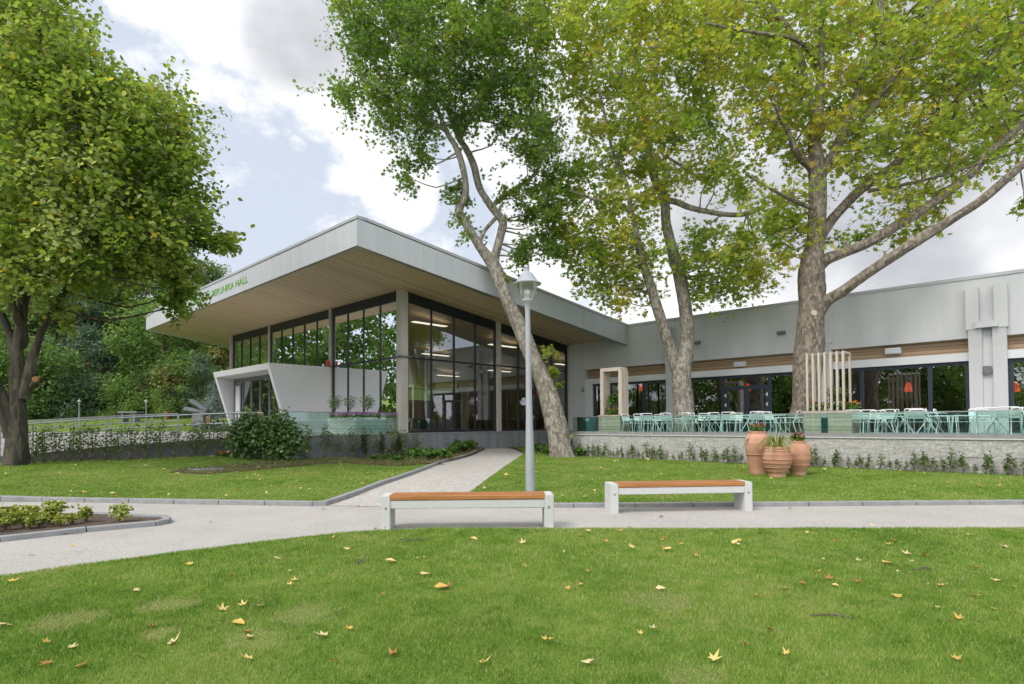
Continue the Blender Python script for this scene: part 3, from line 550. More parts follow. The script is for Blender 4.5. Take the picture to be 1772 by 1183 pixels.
# fascia
def on_line(x, y, p0, p1):
    t = np.array(p1)-np.array(p0); n = np.array([-t[1], t[0]]); n3 = np.append(n[0]*D1+n[1]*D2, 0); c = C0[:2]@n3[:2]+n@np.array(p0); return AB(hit_plane(x, y, n3, c))
A0 = (-2.5, -3.55); A1 = (-3.78, 11.05)
ft, fb = on_line(618, 377.5, A0, A1)[2], on_line(618, 424, A0, A1)[2]; et, eb = on_line(1087.3, 565.5, A0, A1)[2], on_line(1085.8, 597, A0, A1)[2]; ct, cet = on_line(618, 372.6, A0, A1)[2], on_line(1088, 561.2, A0, A1)[2]
LF = MB()
def aprism(mb, poly, b0, b1):   # polygon in (a,z) run from b0 to b1
    n = len(poly); mb.add([B3(a, b0, z) for a, z in poly]+[B3(a, b1, z) for a, z in poly], [tuple(range(n)), tuple(range(n, 2*n))[::-1]]+[(i, n+i, n+(i+1) % n, (i+1) % n) for i in range(n)])
aprism(LF, [(-2.5, fb), (22.3, fb-.06), (22.3, 8.26), (19.65, ft-.02), (-2.5, ft)], -3.55, -3.36)
LF.hexa([B3(-2.499, -3.549, fb), B3(-2.3, -3.5, fb+.1), B3(-3.5, 11.05, eb+.1), B3(-3.78, 11.05, eb), B3(-2.499, -3.549, ft), B3(-2.3, -3.5, ft), B3(-3.5, 11.05, et), B3(-3.78, 11.05, et)])
aprism(LF, [(-2.499, ft-.001), (-2.499, fb+.001), (-2.3, fb+.1), (-2.3, ft)], -3.36, -3.35)
LF.prism([(-22.3, -3.35), (-22.1, -3.35), (-22.1, 25), (-22.3, 25)], [soff(-3.35)-.05]*2+[soff(25)-.05]*2, [soff(-3.35)+.8]*2+[soff(25)+.8]*2); LF.build('fascia', M['panel'], hall)
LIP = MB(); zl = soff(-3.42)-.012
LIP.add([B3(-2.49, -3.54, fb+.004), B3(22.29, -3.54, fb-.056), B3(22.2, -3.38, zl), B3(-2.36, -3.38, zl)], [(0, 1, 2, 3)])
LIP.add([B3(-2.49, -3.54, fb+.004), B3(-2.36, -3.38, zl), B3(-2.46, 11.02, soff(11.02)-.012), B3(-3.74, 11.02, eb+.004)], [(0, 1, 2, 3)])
LIP.build('soffit_trim', M['panel_shade'], hall)  # lip's downward-facing shade is put into its darker colour
CP = MB(); CP.bb(-2.53, 19.65, -3.58, -3.2, ft, ct); CP.hexa([B3(19.65, -3.58, ft), B3(19.65, -3.2, ft), B3(22.33, -3.2, 8.26), B3(22.33, -3.58, 8.26), B3(19.65, -3.58, ct), B3(19.65, -3.2, ct), B3(22.33, -3.2, 8.34), B3(22.33, -3.58, 8.34)])
CP.hexa([B3(-2.53, -3.19, ft+.001), B3(-2.1, -3.19, ft+.001), B3(-3.35, 11.05, et), B3(-3.81, 11.05, et), B3(-2.53, -3.19, ct-.001), B3(-2.1, -3.19, ct-.001), B3(-3.35, 11.05, cet), B3(-3.81, 11.05, cet)]); CP.build('roof_coping', M['coping'], hall)
RF = MB(); pl = [(-2.4, -3.4), (22.1, -3.4), (22.1, 25), (0.0, 25), (0.0, 11.3), (-3.4, 11.04)]
rz = lambda b: ct-.25-.125*(b+3.4)
RF.prism([(-a, b) for a, b in pl][::-1], [soff(b)+.03 for a, b in pl][::-1], [rz(b) for a, b in pl][::-1]); RF.build('roof', M['coping'], hall)
for a in (2.4, 7.2, 12, 16.8): jm = MB(); jm.bb(a-.006, a+.006, -3.553, -3.54, fb, ft); jm.build('panel_joint', M['panel_shade'], hall)
for t in (.18, .42, .66, .88): a = A0[0]+(A1[0]-A0[0])*t; b = A0[1]+(A1[1]-A0[1])*t; jm = MB(); jm.bb(a-.004, a+.02, b-.006, b+.006, fb+(eb-fb)*t+.02, ft+(et-ft)*t-.01); jm.build('panel_joint', M['panel_shade'], hall)
# lettering on the fascia
def text_mesh(name, s, a_left, a_right, z0, h, b, material, parent, depth=.015):
    cu = bpy.data.curves.new(name, 'FONT'); cu.body = s; cu.size = 1; cu.extrude = depth; cu.offset = -.008; t = bpy.data.objects.new(name, cu); COL.objects.link(t); bpy.context.view_layer.update()
    me = bpy.data.meshes.new_from_object(t.evaluated_get(bpy.context.evaluated_depsgraph_get())); bpy.data.objects.remove(t)
    co = np.empty(len(me.vertices)*3, np.float32); me.vertices.foreach_get('co', co); co = co.reshape(-1, 3); x0, x1 = co[:, 0].min(), co[:, 0].max(); y0, y1 = co[:, 1].min(), co[:, 1].max()
    sx = (a_left-a_right)/(x1-x0); sz = h/(y1-y0); V = np.stack([-a_left+(co[:, 0]-x0)*sx, b-(co[:, 2]), z0+(co[:, 1]-y0)*sz], 1); me.vertices.foreach_set('co', (V-OFFS.get(parent.name, 0)).astype(np.float32).ravel()); me.update()
    me.materials.clear(); return finish(name, me, material, parent)
lg = MB()
for cx, cz, r in ((11.42, 8.09, .13), (11.59, 7.88, .13), (11.25, 7.88, .13)): lg.tube([B3(cx+r*math.cos(t), -3.565, cz+r*math.sin(t)) for t in np.linspace(0, 6.2832, 15)], .016, 5, False)
sg = lg.build('sign', M['sign_green'], hall)
def split_letters(o, parent):       # one mesh per letter
    bm = bmesh.new(); bm.from_mesh(o.data); left = set(bm.verts)
    while left:
        st = [left.pop()]; isl = set(st)
        while st:
            for e in st.pop().link_edges:
                for w in e.verts:
                    if w in left: left.discard(w); isl.add(w); st.append(w)
        ix = {v: i for i, v in enumerate(isl)}; fs = {f for v in isl for f in v.link_faces}
        me = bpy.data.meshes.new('letter'); me.from_pydata([tuple(v.co) for v in ix], [], [[ix[v] for v in f.verts] for f in fs]); finish('letter', me, M['sign_green'], parent)
    bm.free(); bpy.data.objects.remove(o)
for s, l, r_ in (('PERUNIKA HALL', 10.88, 6.55), ('ALBENA', 14.5, 12.1)): split_letters(text_mesh('lettering', s, l, r_, 7.80, .31, -3.555, M['sign_green'], hall), sg)
# the white angular porch
po = MB(); fbz = lambda z: -2.97+(4.19-z)*.30
side = [(-2.97, 4.19), (fbz(FLOOR), FLOOR-.02), (.05, FLOOR-.02), (.05, 4.19)]
def bprism(mb, poly, a0, a1): n = len(poly); mb.add([B3(a0, b, z) for b, z in poly]+[B3(a1, b, z) for b, z in poly], [tuple(range(n))[::-1], tuple(range(n, 2*n))]+[(i, (i+1) % n, n+(i+1) % n, n+i) for i in range(n)])
bprism(po, side, 5.75, 6.0); bprism(po, side, 12.18, 12.44); bprism(po, [(-2.965, 4.186), (fbz(3.92), 3.92), (.05, 3.72), (.05, 4.186)], 6.0, 12.18); porch = po.build('porch', M['render_white'], hall)
gl = MB(); gb = -1.98
for a in (12.1, 11.0, 9.95, 8.9, 7.85, 6.8, 6.05): gl.bb(a-.05, a+.05, gb-.04, gb+.06, FLOOR, 3.86)
gl.bb(6, 12.18, gb-.03, gb+.05, 3.66, 3.86); gl.bb(6, 12.18, gb-.03, gb+.05, FLOOR, FLOOR+.08); gl.bb(11.15, 11.95, gb-.06, gb-.042, FLOOR+.1, 3.6); pf = gl.build('porch_glazing', M['grey_frame'], hall)
pg = MB(); pg.add([B3(12.18, gb, FLOOR), B3(6, gb, FLOOR), B3(6, gb, 3.7), B3(12.18, gb, 3.7)], [(0, 1, 2, 3)]); pg.build('pane', M['glass'], pf)
pd = MB(); pd.bb(11.28, 11.82, gb-.075, gb-.062, FLOOR+.25, 3.45); pd.build('door_panel', M['render_grey'], pf)

# ================================================================== THE RESTAURANT WING
wing = broot('restaurant_wing', -3, 11, 0, 'long low grey rendered wing with timber strips and wide dark windows behind the terrace', 'restaurant')
AE = -34.; FB = 11.03
m = MB(); m.bb(-.02, AE, FB, FB+.5, 4.26, 6.26); m.bb(-.02, -1.08, FB+.001, FB+.5, FLOOR-.02, 4.26); m.bb(0, AE, FB+.5, FB+9, 6.0, 6.2); m.build('wall', M['render_grey'], wing)
m = MB(); m.bb(-3.4, AE, FB-.03, FB+.6, 6.26, 6.37); m.build('roof_coping', M['coping'], wing)
m = MB(); m.bb(-1.08, AE, FB+.24, FB+.5, 3.77, 4.258); m.build('timber_cladding', M['cladding'], wing)
m = MB(); m.bb(-1.08, AE, FB+.02, FB+.45, 3.49, 3.77); m.bb(-1.08, -1.52, FB+.021, FB+.45, FLOOR, 3.49); m.build('lintel', M['render_white'], wing)
PIL = (-5.92, -12.05, -17.34, -23.4, -29.5)
for a in PIL:
    p = MB(); a1 = a-1.0
    for q0, q1 in ((a+.05, a-.30), (a1+.30, a1-.05)): p.bb(q0, q1, FB-.22, FB+.01, 4.52, 5.95)
    p.bb(a-.2, a1+.2, FB-.30, FB-.015, 4.55, 4.76)
    p.bb(a-.34, a1+.34, FB-.02, FB+.4, FLOOR-.02, 4.5)
    for q0, q1 in ((a, a-.36), (a1+.36, a1)):
        prof = [(4.54, -.2), (4.3, -.16), (3.9, -.12), (3.2, -.10), (FLOOR-.02, -.10)]
        n = len(prof); p.add([B3(q0, FB+d, z) for z, d in prof]+[B3(q1, FB+d, z) for z, d in prof]+[B3(q0, FB+.42, z) for z, d in prof]+[B3(q1, FB+.42, z) for z, d in prof],
              [(i, i+1, n+i+1, n+i) for i in range(n-1)]+[(i, 2*n+i, 2*n+i+1, i+1) for i in range(n-1)]+[(n+i, n+i+1, 3*n+i+1, 3*n+i) for i in range(n-1)])
    p.build('pilaster', M['render_grey'], wing)
GB = FB+.2
def wbay(a0, a1, mull, door=None):
    f = MB(); f.bb(a0, a1, GB-.05, GB+.07, 3.37, 3.49); f.bb(a0, a1, GB-.05, GB+.07, FLOOR, FLOOR+.1)
    for a in [a0-.06, a1+.06]+list(mull): f.bb(a-.06, a+.06, GB-.06, GB+.08, FLOOR, 3.488)
    if door:
        d0, d1 = door; f.bb(d0, d1, GB-.055, GB+.075, 2.86, 3.02)
        for a in (d0-.1, (d0+d1)/2, d1+.1): f.bb(a-.09, a+.09, GB-.07, GB+.09, FLOOR, 2.9)
        f.bb(d0, d1, GB-.058, GB+.08, FLOOR, FLOOR+.22)
    o = f.build('window', M['blue_frame'], wing); p = MB(); p.add([B3(a0, GB, FLOOR), B3(a1, GB, FLOOR), B3(a1, GB, 3.45), B3(a0, GB, 3.45)], [(0, 1, 2, 3)]); p.build('pane', M['wing_glass'], o)
    if door:
        for a in (d0-.1, d1+.1):
            for z in (2.2, 2.62): s = MB(); s.add([B3(a+.06, GB-.075, z), B3(a-.05, GB-.075, z+.10), B3(a-.015, GB-.075, z), B3(a-.05, GB-.075, z-.10)], [(0, 1, 2), (0, 2, 3)]); s.build('door_sticker', M['metal_white'], o)
        h = MB(); h.bb((d0+d1)/2+.14, (d0+d1)/2+.10, GB-.16, GB-.08, 1.9, 2.3); h.build('door_handle', M['steel'], o)
wbay(-1.52, -5.93, (-2.6, -4.55)); wbay(-7.05, -12.03, (-8.62, -10.62), (-8.62, -10.62)); wbay(-13.06, -17.33, (-14.05, -16.2)); wbay(-18.36, -23.4, (-20, -21.8)); wbay(-24.4, -29.5, (-26, -28))
m = MB(); m.bb(-.1, AE, FB+.5, FB+9, FLOOR-.1, FLOOR+.003); m.build('floor', M['room_floor'], wing)
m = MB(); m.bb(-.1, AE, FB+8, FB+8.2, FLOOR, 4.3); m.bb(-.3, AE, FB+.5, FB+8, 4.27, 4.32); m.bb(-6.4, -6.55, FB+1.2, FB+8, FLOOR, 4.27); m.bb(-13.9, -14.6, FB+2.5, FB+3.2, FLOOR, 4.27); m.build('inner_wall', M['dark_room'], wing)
for k, px in enumerate((1110, 1294, 1572, 1757)):
    P = on_b(px, 672, FB+1.6); l = MB(); l.lathe([(.03, P[2]+.24), (.08, P[2]+.18), (.10, P[2]+.08), (.125, P[2]), (.13, P[2]-.12)], 14, (-P[0], P[1])); l.build('pendant_shade', M['red_lamp'], wing); c = MB(); c.tube([B3(P[0], P[1], P[2]+.23), B3(P[0], P[1], 4.28)], .012, 5); c.build('pendant_cord', M['black'], wing)
for px, py in ((1280, 630), (1545, 607)):
    P = on_b(px, py, FB+.1); t = broot('wall_speaker', P[0], P[1], P[2], 'white box loudspeaker on the timber strip above the '+('terrace doors' if px < 1400 else 'rightmost wide window'), 'loudspeaker', 'loudspeakers on the timber strip')
    s = MB(); s.bb(P[0]-.25, P[0]+.25, P[1]-.05, P[1]+.13, P[2]-.11, P[2]+.11); s.build('speaker_box', M['render_white'], t, False, .02); s = MB(); s.bb(P[0]-.22, P[0]+.22, P[1]-.06, P[1]-.051, P[2]-.085, P[2]+.085); s.build('grille', M['panel'], t)
for px, py, l in ((1206, 592, 'small grey floodlight on the wall right beside the forked plane trunk'), (1352, 575, 'small grey floodlight on the wall left of the thickest plane trunk')):
    P = on_b(px, py, FB-.12); t = broot('floodlight', P[0], P[1], P[2], l, 'floodlight', 'floodlights high on the wing wall')
    s = MB(); s.hexa([B3(P[0]+.16, P[1]-.12, P[2]-.04), B3(P[0]-.16, P[1]-.12, P[2]-.04), B3(P[0]-.16, P[1]+.05, P[2]-.09), B3(P[0]+.16, P[1]+.05, P[2]-.09), B3(P[0]+.16, P[1]-.10, P[2]+.05), B3(P[0]-.16, P[1]-.10, P[2]+.05), B3(P[0]-.16, P[1]+.05, P[2]+.06), B3(P[0]+.16, P[1]+.05, P[2]+.06)]); s.build('housing', M['grey_frame'], t, False, .01)
    s = MB(); s.bb(P[0]-.04, P[0]+.04, P[1]+.05, FB, P[2]-.04, P[2]+.04); s.build('arm', M['grey_frame'], t)
P = on_b(1709, 640, FB-.02); t = broot('wall_lamp', P[0], P[1], P[2], 'small square grey wall lamp between the two legs of the right pilaster', 'wall lamp'); s = MB(); s.bb(P[0]-.12, P[0]+.12, P[1]-.14, P[1]-.005, P[2]-.13, P[2]+.13); s.build('lamp_body', M['grey_frame'], t, False, .02); s = MB(); s.bb(P[0]-.08, P[0]+.08, P[1]-.10, P[1]-.04, P[2]-.15, P[2]-.131); s.build('lens', M['metal_white'], t)
P = on_b(1008, 674, FB); t = broot('round_wall_lamp', P[0], P[1], P[2], 'round grey wall lamp left of the terrace windows', 'wall lamp'); s = MB(); s.tube([B3(P[0], P[1], P[2]), B3(P[0], P[1]-.09, P[2])], [.12, .10], 14); s.build('lamp_body', M['grey_frame'], t); s = MB(); s.tube([B3(P[0], P[1]-.09, P[2]), B3(P[0], P[1]-.11, P[2])], [.08, .06], 12); s.build('lens', M['panel'], t)

# ================================================================== THE TERRACE
ter = broot('terrace', -12, 5, 0, 'raised dining terrace with a split stone retaining wall and grey edge slab', 'terrace')
m = MB(); m.bb(TA0, AE, TB0, TB0+.25, -.4, .975); m.bb(TA0, TA0-.25, TB0+.25, FB, -.4, .975); m.build('stone_wall', M['stone_wall'], ter)
m = MB(); m.bb(TA0+.03, AE, TB0-.035, TB0+.3, .975, 1.0); m.bb(TA0+.03, TA0-.3, TB0+.3, FB, .975, 1.0); m.build('nosing', M['terrazzo'], ter)
m = MB(); m.bb(TA0+.01, AE, TB0-.012, TB0+.2, 1.0, 1.11); m.bb(TA0+.01, TA0-.2, TB0+.2, FB, 1.0, 1.11); m.build('edge_slab', M['deck'], ter)
m = MB(); m.bb(TA0-.2, AE, TB0+.2, FB+.3, FLOOR-.08, FLOOR); m.bb(-.3, TA0-.2, FB-.5, FB+.3, FLOOR-.2, FLOOR); m.build('floor', M['deck'], ter)
P0 = on_b(1671, 769, TB0); P1 = on_b(1715, 792, TB0); m = MB(); m.bb(P0[0], P1[0], TB0-.015, TB0+.01, P1[2], P0[2]); m.build('access_panel', M['stone_wall'], ter)
ba = broot('glass_balustrade', -12, TB0+.1, 1.08, 'long clear green tinted glass balustrade along the terrace edge', 'balustrade')
a = TA0+.02; k = 0
while a > AE:
    m = MB(); m.bb(a, a-1.48, TB0+.085, TB0+.1, 1.111, 1.675); m.build('glass_panel', M['rail_glass'], ba); a -= 1.5; k += 1
m = MB(); m.bb(TA0+.02, AE, TB0+.07, TB0+.115, 1.675, 1.70); m.build('top_rail', M['steel'], ba)
m = MB()
for q in np.arange(TB0+.2, FB-.2, 1.55): m.bb(TA0-.085, TA0-.1, q, q+1.5, 1.111, 1.675)
m.build('side_panel', M['rail_glass'], ba)
bd = broot('deck_balustrade', 0, -2.5, FLOOR, 'short teal tinted glass balustrade in front of the purple flower planter', 'balustrade')
for i in range(4): b0 = -4.95+i*1.22; m = MB(); m.bb(.06, .075, b0, b0+1.2, FLOOR+.02, 1.89); m.build('glass_panel', M['rail_glass'], bd)
m = MB(); m.bb(.05, .085, -4.95, -.07, 1.89, 1.91); m.build('top_rail', M['grey_frame'], bd)
# ramp wall and handrails
rw = root('ramp_wall', np.append(WALL[2][0], 0), 'dark grey concrete ramp wall rising behind the row of young hedge plants', 'wall'); m = MB()
ins = offset_line([p for p, z in WALL], .22)
for i in range(len(WALL)-1):
    q = [WALL[i][0], WALL[i+1][0], ins[i+1], ins[i]]; m.prism(q, -.4, [WALL[i][1]+.03, WALL[i+1][1]+.03, WALL[i+1][1]+.03, WALL[i][1]+.03])
m.build('wall', M['plinth'], rw)
def handrail(pxs, yf, zf, label, heights, wires):
    pts = []
    for x in pxs: Y = yf(x); p = at(x, 740, Y); p[2] = zf(x); pts.append(p)
    rt = root('handrail', pts[len(pts)//2], label, 'handrail', 'steel handrails of the ramp')
    for p in pts: m = MB(); m.tube([p, p+np.array([0, 0, heights[0]])], .022, 8); m.build('post', M['steel'], rt, True)
    for h in heights: m = MB(); m.tube([p+np.array([0, 0, h]) for p in pts], .024, 8); m.build('rail', M['steel'], rt, True)
    for h in wires: m = MB(); m.tube([p+np.array([0, 0, h]) for p in pts], .007, 5); m.build('wire', M['steel'], rt)
wx = [-420, -250, 48, 200, 400]; wY = [14, 15.2, 17.5, 19.2, 21.3]; wZ = [.32, .42, .58, .76, .95]
handrail([-230, -140, -60, 0, 57, 127, 193, 253, 309, 362, 411, 455], lambda x: np.interp(x, wx, wY)+.12, lambda x: np.interp(x, wx, wZ), 'front steel handrail on top of the dark ramp wall', (.93, .58), (.2, .38))
handrail([-230, -100, 0, 48, 95, 138, 183, 225, 263, 307], lambda x: np.interp(x, wx, wY)+2.9, lambda x: np.interp(x, wx, wZ)+.14, 'rear steel handrail on the far side of the ramp', (.90, .62), (.3,))
# ================================================================== BENCHES, LAMPS, POTS
def bench(label):
    rt = root('park_bench', (0, 0, 0), label, 'bench', 'concrete and timber benches on the path'); L, D, H = 2.36, .40, .47
    for s in (-1, 1):
        m = MB(); x0 = s*(L/2-.13); m.box(x0, s*L/2, -D/2, D/2, -.05, H); m.build('leg', M['terrazzo'], rt, False, .008)
        m = MB(); m.tube([(s*(L/2-.07), -D/2-.003, H-.17), (s*(L/2-.07), -D/2+.01, H-.17)], .018, 10); m.build('bolt_cap', M['steel'], rt)
    m = MB(); m.box(-L/2+.129, L/2-.129, -D/2+.012, D/2-.012, H-.175, H-.068); m.build('beam', M['terrazzo'], rt, False, .006)
    m = MB()
    for i in range(3): y0 = -D/2+.004+i*.132; m.box(-L/2+.10, L/2-.10, y0, y0+.127, H-.065, H+.004)
    m.build('seat', M['bench_wood'], rt, False, .012, 3); return rt
p = at(810, 900, 8.22); place(bench('left bench, nearest the camera, its legs meeting the lower lawn edge'), (p[0], 8.27, 0), R(1.5))
p = at(1176, 880, 9.66); place(bench('right bench, standing farther back on the path below the clay pots'), (p[0], 9.75, 0), R(5))
def lamp_post(label):
    rt = root('street_lamp', (0, 0, 0), label, 'street lamp', 'grey lantern lamp posts')
    m = MB(); m.lathe([(.10, -.1), (.10, .1), (.092, .5), (.088, .9), (.068, 1.6), (.06, 2.4), (.054, 3.2), (.05, 3.74)], 20); m.build('post', M['lamp_paint'], rt, True)
    m = MB(); m.lathe([(.052, 3.70), (.056, 3.79), (.066, 3.83), (.10, 3.89), (.122, 3.92), (.118, 3.945)], 20); m.build('collar', M['lamp_paint'], rt, True)
    m = MB(); m.lathe([(.112, 3.94), (.14, 4.02), (.18, 4.14), (.212, 4.27)], 24); m.f = m.f[:-2]; m.m = m.m[:-2]; m.build('globe', M['lamp_glass'], rt, True)
    m = MB(); m.lathe([(.215, 4.262), (.285, 4.258), (.29, 4.275), (.22, 4.32), (.155, 4.41), (.115, 4.47), (.085, 4.50), (.052, 4.52), (.048, 4.585), (.06, 4.60), (.045, 4.635), (.012, 4.65)], 26); m.build('hood', M['lamp_paint'], rt, True)
    m = MB(); m.lathe([(.075, 3.94), (.078, 4.06)], 14); m.build('lamp_holder', M['panel_shade'], rt, True)
    m = MB(); m.lathe([(.07, 4.06), (.07, 4.12), (.045, 4.15), (.01, 4.16)], 14); m.build('bulb', M['metal_white'], rt, True); return rt
p = on_ground(918, 852, .05); lp = place(lamp_post('tall grey lantern lamp post standing on the lawn behind the left bench'), (p[0], p[1], p[2]-.05)); lp.rotation_euler.y = R(-.55)
for x, lb in ((137, 'far small lantern post left of the other, before the dark wood'), (253, 'far small lantern post right of the other, beside the grey picnic table')):
    c = dup(lp); q = at(x, 690, 36); c['label'] = lb; place(c, (q[0], q[1], 1.1), 0, (q[2]-1.1)/4.65); c.rotation_euler.y = 0
def pot(label, prof, p, cordon=(), handles=()):
    rt = root('clay_pot', (0, 0, 0), label, 'clay pot', 'terracotta pots on the lawn'); pr = []
    for i in range(len(prof)-1):
        for s in range(5): t = s/5; pr.append((prof[i][0]+(prof[i+1][0]-prof[i][0])*t, prof[i][1]+(prof[i+1][1]-prof[i][1])*t))
    pr.append(prof[-1]); pr = [(r*(1+.004*math.sin(z*140)), z) for r, z in pr]; rim = prof[-1]
    m = MB(); m.lathe(pr+[(rim[0]-.035, rim[1]-.003), (rim[0]-.05, rim[1]-.12)], 40); m.build('body', M['terracotta'], rt, True)
    for r, z in cordon: m = MB(); m.lathe([(r-.012, z-.014), (r+.012, z-.006), (r+.012, z+.006), (r-.012, z+.012)], 40); m.build('cordon', M['terracotta'], rt, True)
    m = MB(); m.lathe([(rim[0]-.02, rim[1]-.05), (rim[0]+.02, rim[1]-.045), (rim[0]+.022, rim[1]+.0), (rim[0]-.03, rim[1]+.006)], 40); m.build('rim', M['terracotta'], rt, True)
    for ang, r, z in handles: c, s = math.cos(ang), math.sin(ang); m = MB(); m.tube(spline([(c*r, s*r, z-.10), (c*(r+.06), s*(r+.06), z-.03), (c*(r+.05), s*(r+.05), z+.03), (c*(r-.03), s*(r-.03), z+.05)], 4), .022, 8); m.build('handle', M['terracotta'], rt, True)
    m = MB(); m.lathe([(rim[0]-.045, rim[1]-.09), (.01, rim[1]-.06)], 16); m.build('earth', M['soil'], rt); place(rt, p); return rt
PT = on_ground(1312, 819.5, .06); PF = on_ground(1345, 825, .06); PR_ = on_ground(1381, 821.5, .06)
pot('tallest clay pot at the back left with a narrow neck', [(.21, -.04), (.225, .12), (.27, .4), (.325, .66), (.335, .82), (.30, .98), (.215, 1.08), (.205, 1.13)], PT, ((.303, .52),), ((R(200), .31, .92), (R(20), .31, .92)))
pot('squat front clay pot ringed with raised bands and grass on top', [(.20, -.03), (.205, .08), (.235, .14), (.31, .28), (.345, .42), (.34, .55), (.305, .68), (.285, .755)], PF, ((.25, .16), (.30, .25), (.338, .36), (.349, .45), (.333, .56), (.31, .66)))
pot('middle sized round clay pot at the back right with a small handle', [(.19, -.03), (.195, .09), (.26, .22), (.315, .42), (.31, .58), (.245, .74), (.19, .84), (.185, .88)], PR_, ((.30, .53), (.285, .27)), ((R(-35), .235, .74),))
def posy(label, p, r, h, petal, n=120, cat='flowers', leaf='leaf_perennial', group=None, sd=1, pf=.5, ls=.06):
    rt = root('flowering_plant', (0, 0, 0), label, cat, group); P = blob_pts(n, (0, 0, h*.45), (r, r, h*.5)); P[:, 2] = np.abs(P[:, 2])
    leaves('foliage', P, up_normals(n), ls*RNG.uniform(.7, 1.3, n), RNG.random(n), HEART, M[leaf], rt); k = int(n*pf)
    Q = blob_pts(k, (0, 0, h*.72), (r*1.02, r*1.02, h*.35)); Q[:, 2] = np.maximum(Q[:, 2], h*.5); leaves('blossom', Q, up_normals(k, .7, .6), .042*RNG.uniform(.7, 1.3, k), RNG.random(k), HEART, M[petal], rt)
    m = MB()
    for i in range(7): q = P[i]; m.tube([(q[0]*.3, q[1]*.3, -.06), q*.6, q], .006, 4)
    m.build('stems', M['leaf_perennial'], rt); return place(rt, p)
posy('pink flowers growing from the tallest clay pot', PT+np.array([0, 0, 1.09]), .19, .26, 'petal_pink', 130)
posy('red and pink flowers growing from the right clay pot', PR_+np.array([0, 0, .84]), .18, .26, 'petal_pink', 130, sd=2)
rt = root('spider_plant', (0, 0, 0), 'pale striped grassy plant spilling over the squat front pot', 'plant'); n = 150
ang = RNG.random(n)*6.28; B0 = np.stack([np.cos(ang)*.1*RNG.random(n), np.sin(ang)*.1*RNG.random(n), np.full(n, .0)], 1); V = []; Fq = []; T = []
for i in range(n):
    d = np.array([math.cos(ang[i]), math.sin(ang[i]), 0]); s = np.array([-d[1], d[0], 0])*.011; L = RNG.uniform(.18, .42); up = RNG.uniform(.10, .34); k = len(V)
    for j in range(6): t = j/5; q = B0[i]+d*L*t+np.array([0, 0, up*4*t*(1-.82*t)*.9-.15*t*t]); w = (1-t)*.9+.1; V += [q-s*w, q+s*w]
    Fq += [(k+2*j, k+2*j+1, k+2*j+3, k+2*j+2) for j in range(5)]; T += [RNG.random()]*12
np_mesh('foliage', np.array(V), np.array(Fq), M['leaf_variegated'], rt, np.array(T)); place(rt, PF+np.array([0, 0, .70]), 0, 1.2)
m = MB(); m.tube(spline([(-.02, 0, 0), (.0, 0, .25), (.06, 0, .52), (.13, 0, .46)], 4), .006, 5); m.tube(spline([(.02, 0, 0), (-.12, 0, .25), (-.32, -.05, .18), (-.45, -.1, .05)], 4), .006, 5); m.build('runner', M['leaf_variegated'], rt)

# ================================================================== TERRACE FURNITURE
CH = 'metal chairs on the terrace'
def chair():
    rt = root('terrace_chair', (0, 0, 0), 'x', 'chair', CH); w, d, hs, H = .23, .21, .375, .735; r = .0135
    # faces -y; backrest at +y
    for s in (-1, 1):
        m = MB(); m.tube([(s*w, -d, 0), (s*w*.96, -d+.02, hs), (s*w*.98, -d+.03, .52)], r, 6); m.build('leg', M['chair_paint'], rt, True)
        m = MB(); m.tube([(s*w*.98, d+.09, 0), (s*w*.96, d-.01, hs)], r, 6); m.build('leg', M['chair_paint'], rt, True)
        m = MB(); m.tube(spline([(s*w*.98, -d+.03, .52), (s*w*1.02, -d+.06, .54), (s*w*1.02, d+.03, .535)], 3), r, 6); m.build('armrest', M['chair_paint'], rt, True)
    m = MB(); m.tube(spline([(-w*.96, d-.01, hs), (-w*.96, d+.06, .56), (-w*.9, d+.105, H-.03), (-w*.7, d+.11, H), (w*.7, d+.11, H), (w*.9, d+.105, H-.03), (w*.96, d+.06, .56), (w*.96, d-.01, hs)], 4), r, 6); m.build('back_frame', M['chair_paint'], rt, True)
    m = MB()
    for z in (.50, .575, .645): y = d-.01+.115*(z-hs)/(H-hs)+.005; m.hexa([(-w*.93, y-.004, z-.03), (w*.93, y-.004, z-.03), (w*.93, y+.004, z-.03), (-w*.93, y+.004, z-.03), (-w*.93, y+.016, z+.03), (w*.93, y+.016, z+.03), (w*.93, y+.024, z+.03), (-w*.93, y+.024, z+.03)])
    m.build('backrest', M['chair_paint'], rt)
    m = MB()
    for i in range(6): y = -d+.035+i*.072; m.box(-w*.93, w*.93, y-.03, y+.03, hs+.0, hs+.012)
    m.build('seat', M['chair_paint'], rt); return rt
def table():
    rt = root('terrace_table', (0, 0, 0), 'x', 'table', 'metal tables on the terrace'); m = MB(); m.box(-.33, .33, -.33, .33, .615, .64); m.build('tabletop', M['chair_paint'], rt, False, .006)
    for sx in (-1, 1):
        for sy in (-1, 1): m = MB(); m.bar((sx*.29, sy*.29, 0), (-sx*.10, sy*.24, .61), .024); m.build('leg', M['chair_paint'], rt)
    return rt
ch0 = chair(); tb0 = table(); used = [0, 0]
def put(px, b, face, kind):
    P = on_b(px, 740, b); loc = W(P[0], P[1], FLOOR+.001); o = (ch0, tb0)[kind]; c = o if used[kind] == 0 else dup(o); used[kind] += 1
    return place(c, loc, BROT+R(face+random.uniform(-11, 11))), px
